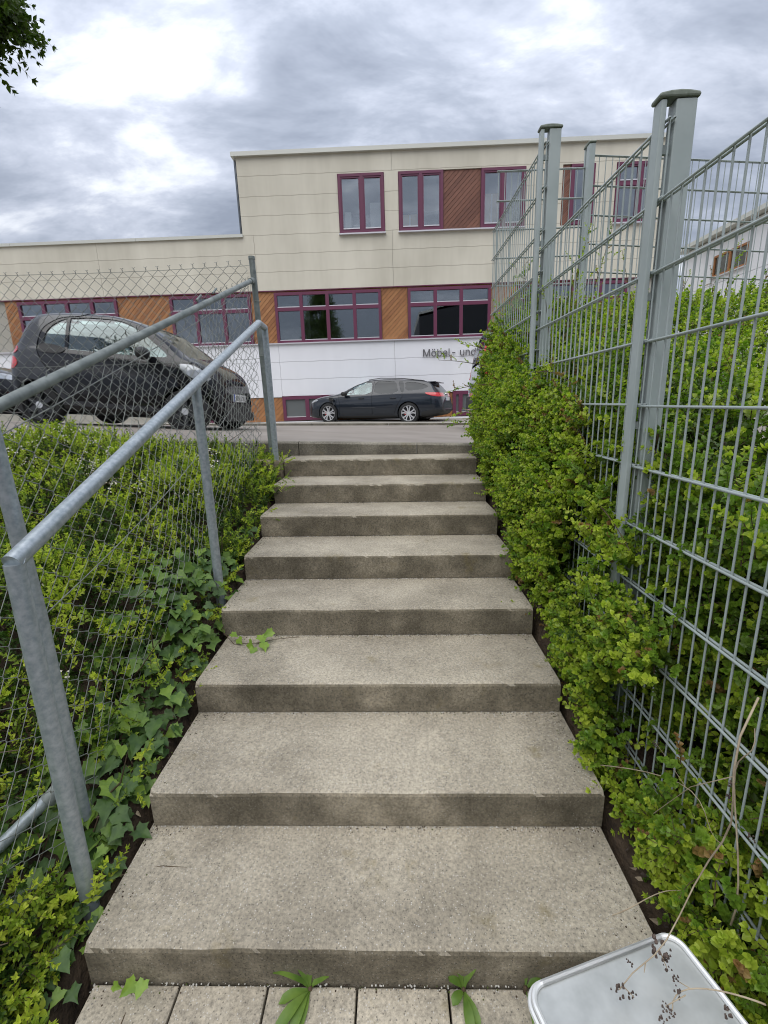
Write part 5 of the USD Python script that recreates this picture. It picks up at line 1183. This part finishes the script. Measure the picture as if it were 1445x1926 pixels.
rim2 = tube(np.c_[np.concatenate([rimc2, rimc2[1:3]]), np.full(len(rimc2)+2, Zb-0.016)], 0.0055, 8)
for nm, m, mm in parts_ + [('rim', rim, 'rim_metal'), ('lower_rim', rim2, 'rim_metal')]:
    if flip: m.invert()
    obj(nm, m, M[mm], mb, smooth=30)
r = np.random.default_rng(15)
def dry(label, pts, heads, rad=0.0017, branch=()):
    t = thing('dried_flower_stem', label, 'dried plant')
    P = np.array(pts, float); tt = np.linspace(0, 1, len(P)); ts = np.linspace(0, 1, 14)
    from scipy.interpolate import CubicSpline
    Q = CubicSpline(tt, P)(ts); obj('stem', tube(Q, np.linspace(rad, rad*0.5, len(Q)), 6), M['dry_stem'], t, smooth=True)
    for b in branch: obj('side_stem', tube(b, [rad*0.6]+[rad*0.4]*(len(b)-1), 5), M['dry_stem'], t, smooth=True)
    for h, s in heads:
        h = np.array(h, float); parts = []
        for _ in range(9):
            e = trimesh.creation.icosphere(1, s*r.uniform(0.13, 0.26)); e.vertices += (meshkit.noise(e.vertices*400)[:, None]-0.5)*s*0.25; e.apply_translation(h+r.normal(0, s*0.42, 3)); parts.append(e)
        obj('seed_head', cat(parts), M['seed_brown'], t)
Zs = Zb+0.05
A = lambda px, py, z: at_z(px, py, z)
c1, c2, c3, c4 = A(1262, 1755, Zs+0.02), A(1320, 1640, 0.62), A(1372, 1560, 0.78), A(1380, 1460, 0.92)
dry('dried stem with dark seed heads bending over the metal box from the fence', [c4+[0.06, 0.05, 0.1], c4, c3, c2, c1, A(1215, 1810, Zs), A(1165, 1862, Zs-0.02)], [(A(1165, 1862, Zs-0.02), 0.012), (A(1190, 1875, Zs-0.025), 0.009), (A(1240, 1790, Zs), 0.016), (A(1255, 1800, Zs), 0.012), (A(1257, 1822, Zs-0.01), 0.008), (A(1185, 1810, Zs-0.01), 0.007)], branch=[[A(1215, 1810, Zs), A(1212, 1830, Zs-0.01)], [A(1240, 1785, Zs), A(1255, 1822, Zs-0.01)], [A(1172, 1855, Zs-0.02), A(1193, 1876, Zs-0.025)]])
dry('dried stem with small round seed heads lying across the metal box', [A(1440, 1890, 0.5), A(1380, 1870, 0.5), A(1300, 1860, Zs-0.02), A(1265, 1900, Zs-0.02)], [(A(1275, 1845, Zs-0.02), 0.008), (A(1278, 1866, Zs-0.02), 0.009), (A(1252, 1893, Zs-0.02), 0.009), (A(1263, 1905, Zs-0.02), 0.008), (A(1245, 1918, Zs-0.02), 0.009), (A(1370, 1912, 0.5), 0.012)], branch=[[A(1300, 1860, Zs-0.02), A(1276, 1846, Zs-0.02)], [A(1290, 1872, Zs-0.02), A(1252, 1893, Zs-0.02)]])
B = lambda px, py, X: at_x(px, py, X)
dry('tall dried stem standing against the mesh behind the metal box', [B(1375, 1740, 0.86), B(1388, 1600, 0.87), B(1382, 1460, 0.88), B(1405, 1420, 0.88), B(1420, 1370, 0.89)], [(B(1378, 1475, 0.87), 0.012), (B(1372, 1500, 0.87), 0.011), (B(1415, 1575, 0.87), 0.010)], 0.0023, branch=[[B(1382, 1460, 0.88), B(1300, 1480, 0.83), B(1230, 1530, 0.80)]])
dry('long thin dried stem arching from the fence over the right end of the second tread', [B(1102, 1437, 0.76), B(1190, 1447, 0.80), B(1290, 1480, 0.84), B(1330, 1540, 0.86), B(1362, 1592, 0.87)], [(B(1232, 1397, 0.86), 0.010), (B(1236, 1404, 0.86), 0.008)], 0.0016, branch=[[B(1290, 1480, 0.84), B(1250, 1420, 0.85), B(1232, 1395, 0.86)]])
dry('low dried stem reaching from the hedge onto the lowest tread', [B(1152, 1722, 0.62), B(1200, 1700, 0.68), B(1240, 1680, 0.74), B(1285, 1676, 0.80)], [(B(1355, 1620, 0.86), 0.012), (B(1345, 1640, 0.86), 0.010)], 0.0016)

# ------------------------------------------------------------------ trees
def tree(name, label, base, height, cr, crown, nleaf, L, W, mats, seed, trunk_r=0.12, dens=1.0, group=None):
    r = np.random.default_rng(seed); t = thing(name, label, 'tree', group)
    base = np.array(base, float); top = base+[0, 0, height*0.9]
    tr = [tube([base-[0, 0, 0.2], base+[0.02, 0, height*0.3], base+[0.05, 0.03, height*0.6], top], [trunk_r, trunk_r*0.85, trunk_r*0.55, 0.01], 10)]
    pr = []
    for m in mats:
        for _ in range(3):
            lm, tw = sprig(r, r.uniform(0.16, 0.26)*L/0.045, int(r.integers(4, 7)), L, W, 60); pr.append((lm, M[m], tw, M['twig']))
    pls = []; limbs = []
    for _ in range(26):
        d = r.normal(0, 1, 3); d[2] = abs(d[2])*0.5; d /= np.linalg.norm(d); z = r.uniform(0.35, 0.85)*height; e = base+[0, 0, z]+d*cr*0.8*crown(z/height)
        limbs.append(tube([base+[0, 0, z*0.85], (base+[0, 0, z*0.9]+e)/2, e], [trunk_r*0.3, trunk_r*0.18, 0.008], 6))
    n = 0
    while n < nleaf:
        u = r.normal(0, 1, 3); u /= np.linalg.norm(u); f = r.random()**0.45; zf = r.uniform(0.12, 1.0); rad = cr*crown(zf)*f
        a = r.uniform(0, 2*PI); p = base+[rad*math.cos(a), rad*math.sin(a), zf*height]
        if N3(*(p*1.6/max(cr, 1)*2.2), seed) < 0.36: continue
        pls.append((int(r.integers(len(pr))), p, orient(r, (math.cos(a), math.sin(a), 0.3), 0.6), r.uniform(0.8, 1.3))); n += 1
    obj('trunk', tr[0], M['bark'], t, smooth=30); obj('limbs', cat(limbs), M['bark'], t, smooth=30, kind='stuff'); scatter('crown', t, pr, pls, seed)
    return t
# leafy tree left of the picture, one bough reaching into its top left corner
r = np.random.default_rng(16)
bt = thing('leafy_tree', 'leafy tree whose dark bough hangs into the top left corner', 'tree')
tb = np.array([-4.3, 0.6, 0.5])
obj('trunk', tube([tb-[0, 0, 0.3], tb+[0.05, 0, 1.2], tb+[0.1, 0.05, 2.6], tb+[0.1, 0.2, 4.6]], [0.16, 0.13, 0.10, 0.03], 12), M['bark'], bt, smooth=30)
lim = [[tb+[0.1, 0.05, 1.9], tb+[1.1, 0.5, 2.6], tb+[1.9, 0.85, 2.85], tb+[2.45, 0.95, 2.75]], [tb+[0.1, 0.05, 2.3], tb+[0.9, 0.6, 3.2], tb+[2.1, 1.0, 3.5]], [tb+[0.1, 0.1, 2.6], tb+[-0.6, 0.9, 3.4], tb+[-0.9, 1.6, 3.9]], [tb+[0.1, 0.1, 2.4], tb+[-0.8, -0.6, 3.2], tb+[-1.4, -1.0, 3.7]]]
obj('limbs', cat([tube(p, np.linspace(0.06, 0.008, len(p)), 8) for p in lim]), M['bark'], bt, smooth=30, kind='stuff')
tp = []
for m in ('tree_leaf', 'tree_leaf', 'hedge_leaf_dark'):
    for _ in range(3):
        lm, tw = sprig(r, r.uniform(0.12, 0.2), int(r.integers(5, 8)), 0.048, 0.028, 60); tp.append((lm, M[m], tw, M['twig']))
pls = []
tip = at_y(-30, -48, 1.5)
blob = [(tip+np.array([-0.13, 0.02, 0.06]), 0.17, 260), (at_y(20, 18, 1.5)+np.array([-0.02, 0, 0.0]), 0.06, 40), (at_y(-18, 50, 1.5)+np.array([-0.05, 0, 0.0]), 0.07, 50), (at_y(-55, 80, 1.5)+np.array([-0.06, 0, 0.0]), 0.08, 50), (tip+np.array([-0.6, 0.0, 0.15]), 0.42, 800), (tip+np.array([-0.5, 0.2, 0.6]), 0.5, 700), (tb+[0.3, 0.3, 4.0], 1.1, 1500), (tb+[-0.8, 1.1, 3.7], 0.9, 900), (tb+[-1.1, -0.7, 3.6], 0.9, 900)]
for c, rad, k in blob:
    for _ in range(k):
        u = r.normal(0, 1, 3); u /= np.linalg.norm(u); p = c+u*rad*r.random()**0.4
        pls.append((int(r.integers(len(tp))), p, orient(r, (0.55, -0.1, -0.65), 0.45), r.uniform(0.55, 0.9)))
scatter('crown', bt, tp, pls, 5)
# what the windows mirror: a dark conical tree and a dark hall behind the photographer
tree('conical_tree', 'dark conical tree behind the steps, mirrored in the lower windows', (-7.0, -16.0, -1.5), 14.5, 2.5, lambda z: max(0.05, math.sin(PI*min(1, max(0, z))**0.75))**0.8, 5200, 0.16, 0.09, ['tree_leaf', 'hedge_leaf_dark'], 21, 0.22)
hall = thing('dark_hall', 'dark clad hall with arched roof behind the steps, mirrored in the upper windows', 'building')
hp_ = [(3.4, -3.0), (28, -3.0), (28, 11.0)] + [(28-24.6*t, 10.2+2.4*math.sin(PI*(0.10+0.75*t))) for t in np.linspace(0, 1, 16)]
obj('gable_wall', moved(extr(Polygon(hp_), 0.3), 0, -20.3, 0), M['hall_clad'], hall)
rp = LineString(hp_[3:]).buffer(0.25, cap_style=2); obj('roof_edge', moved(extr(rp, 12), 0, -32, 0), M['coping_metal'], hall)
obj('side_wall', bx(3.4, 3.7, -32, -20.31, -3.0, 11.0), M['hall_clad'], hall)
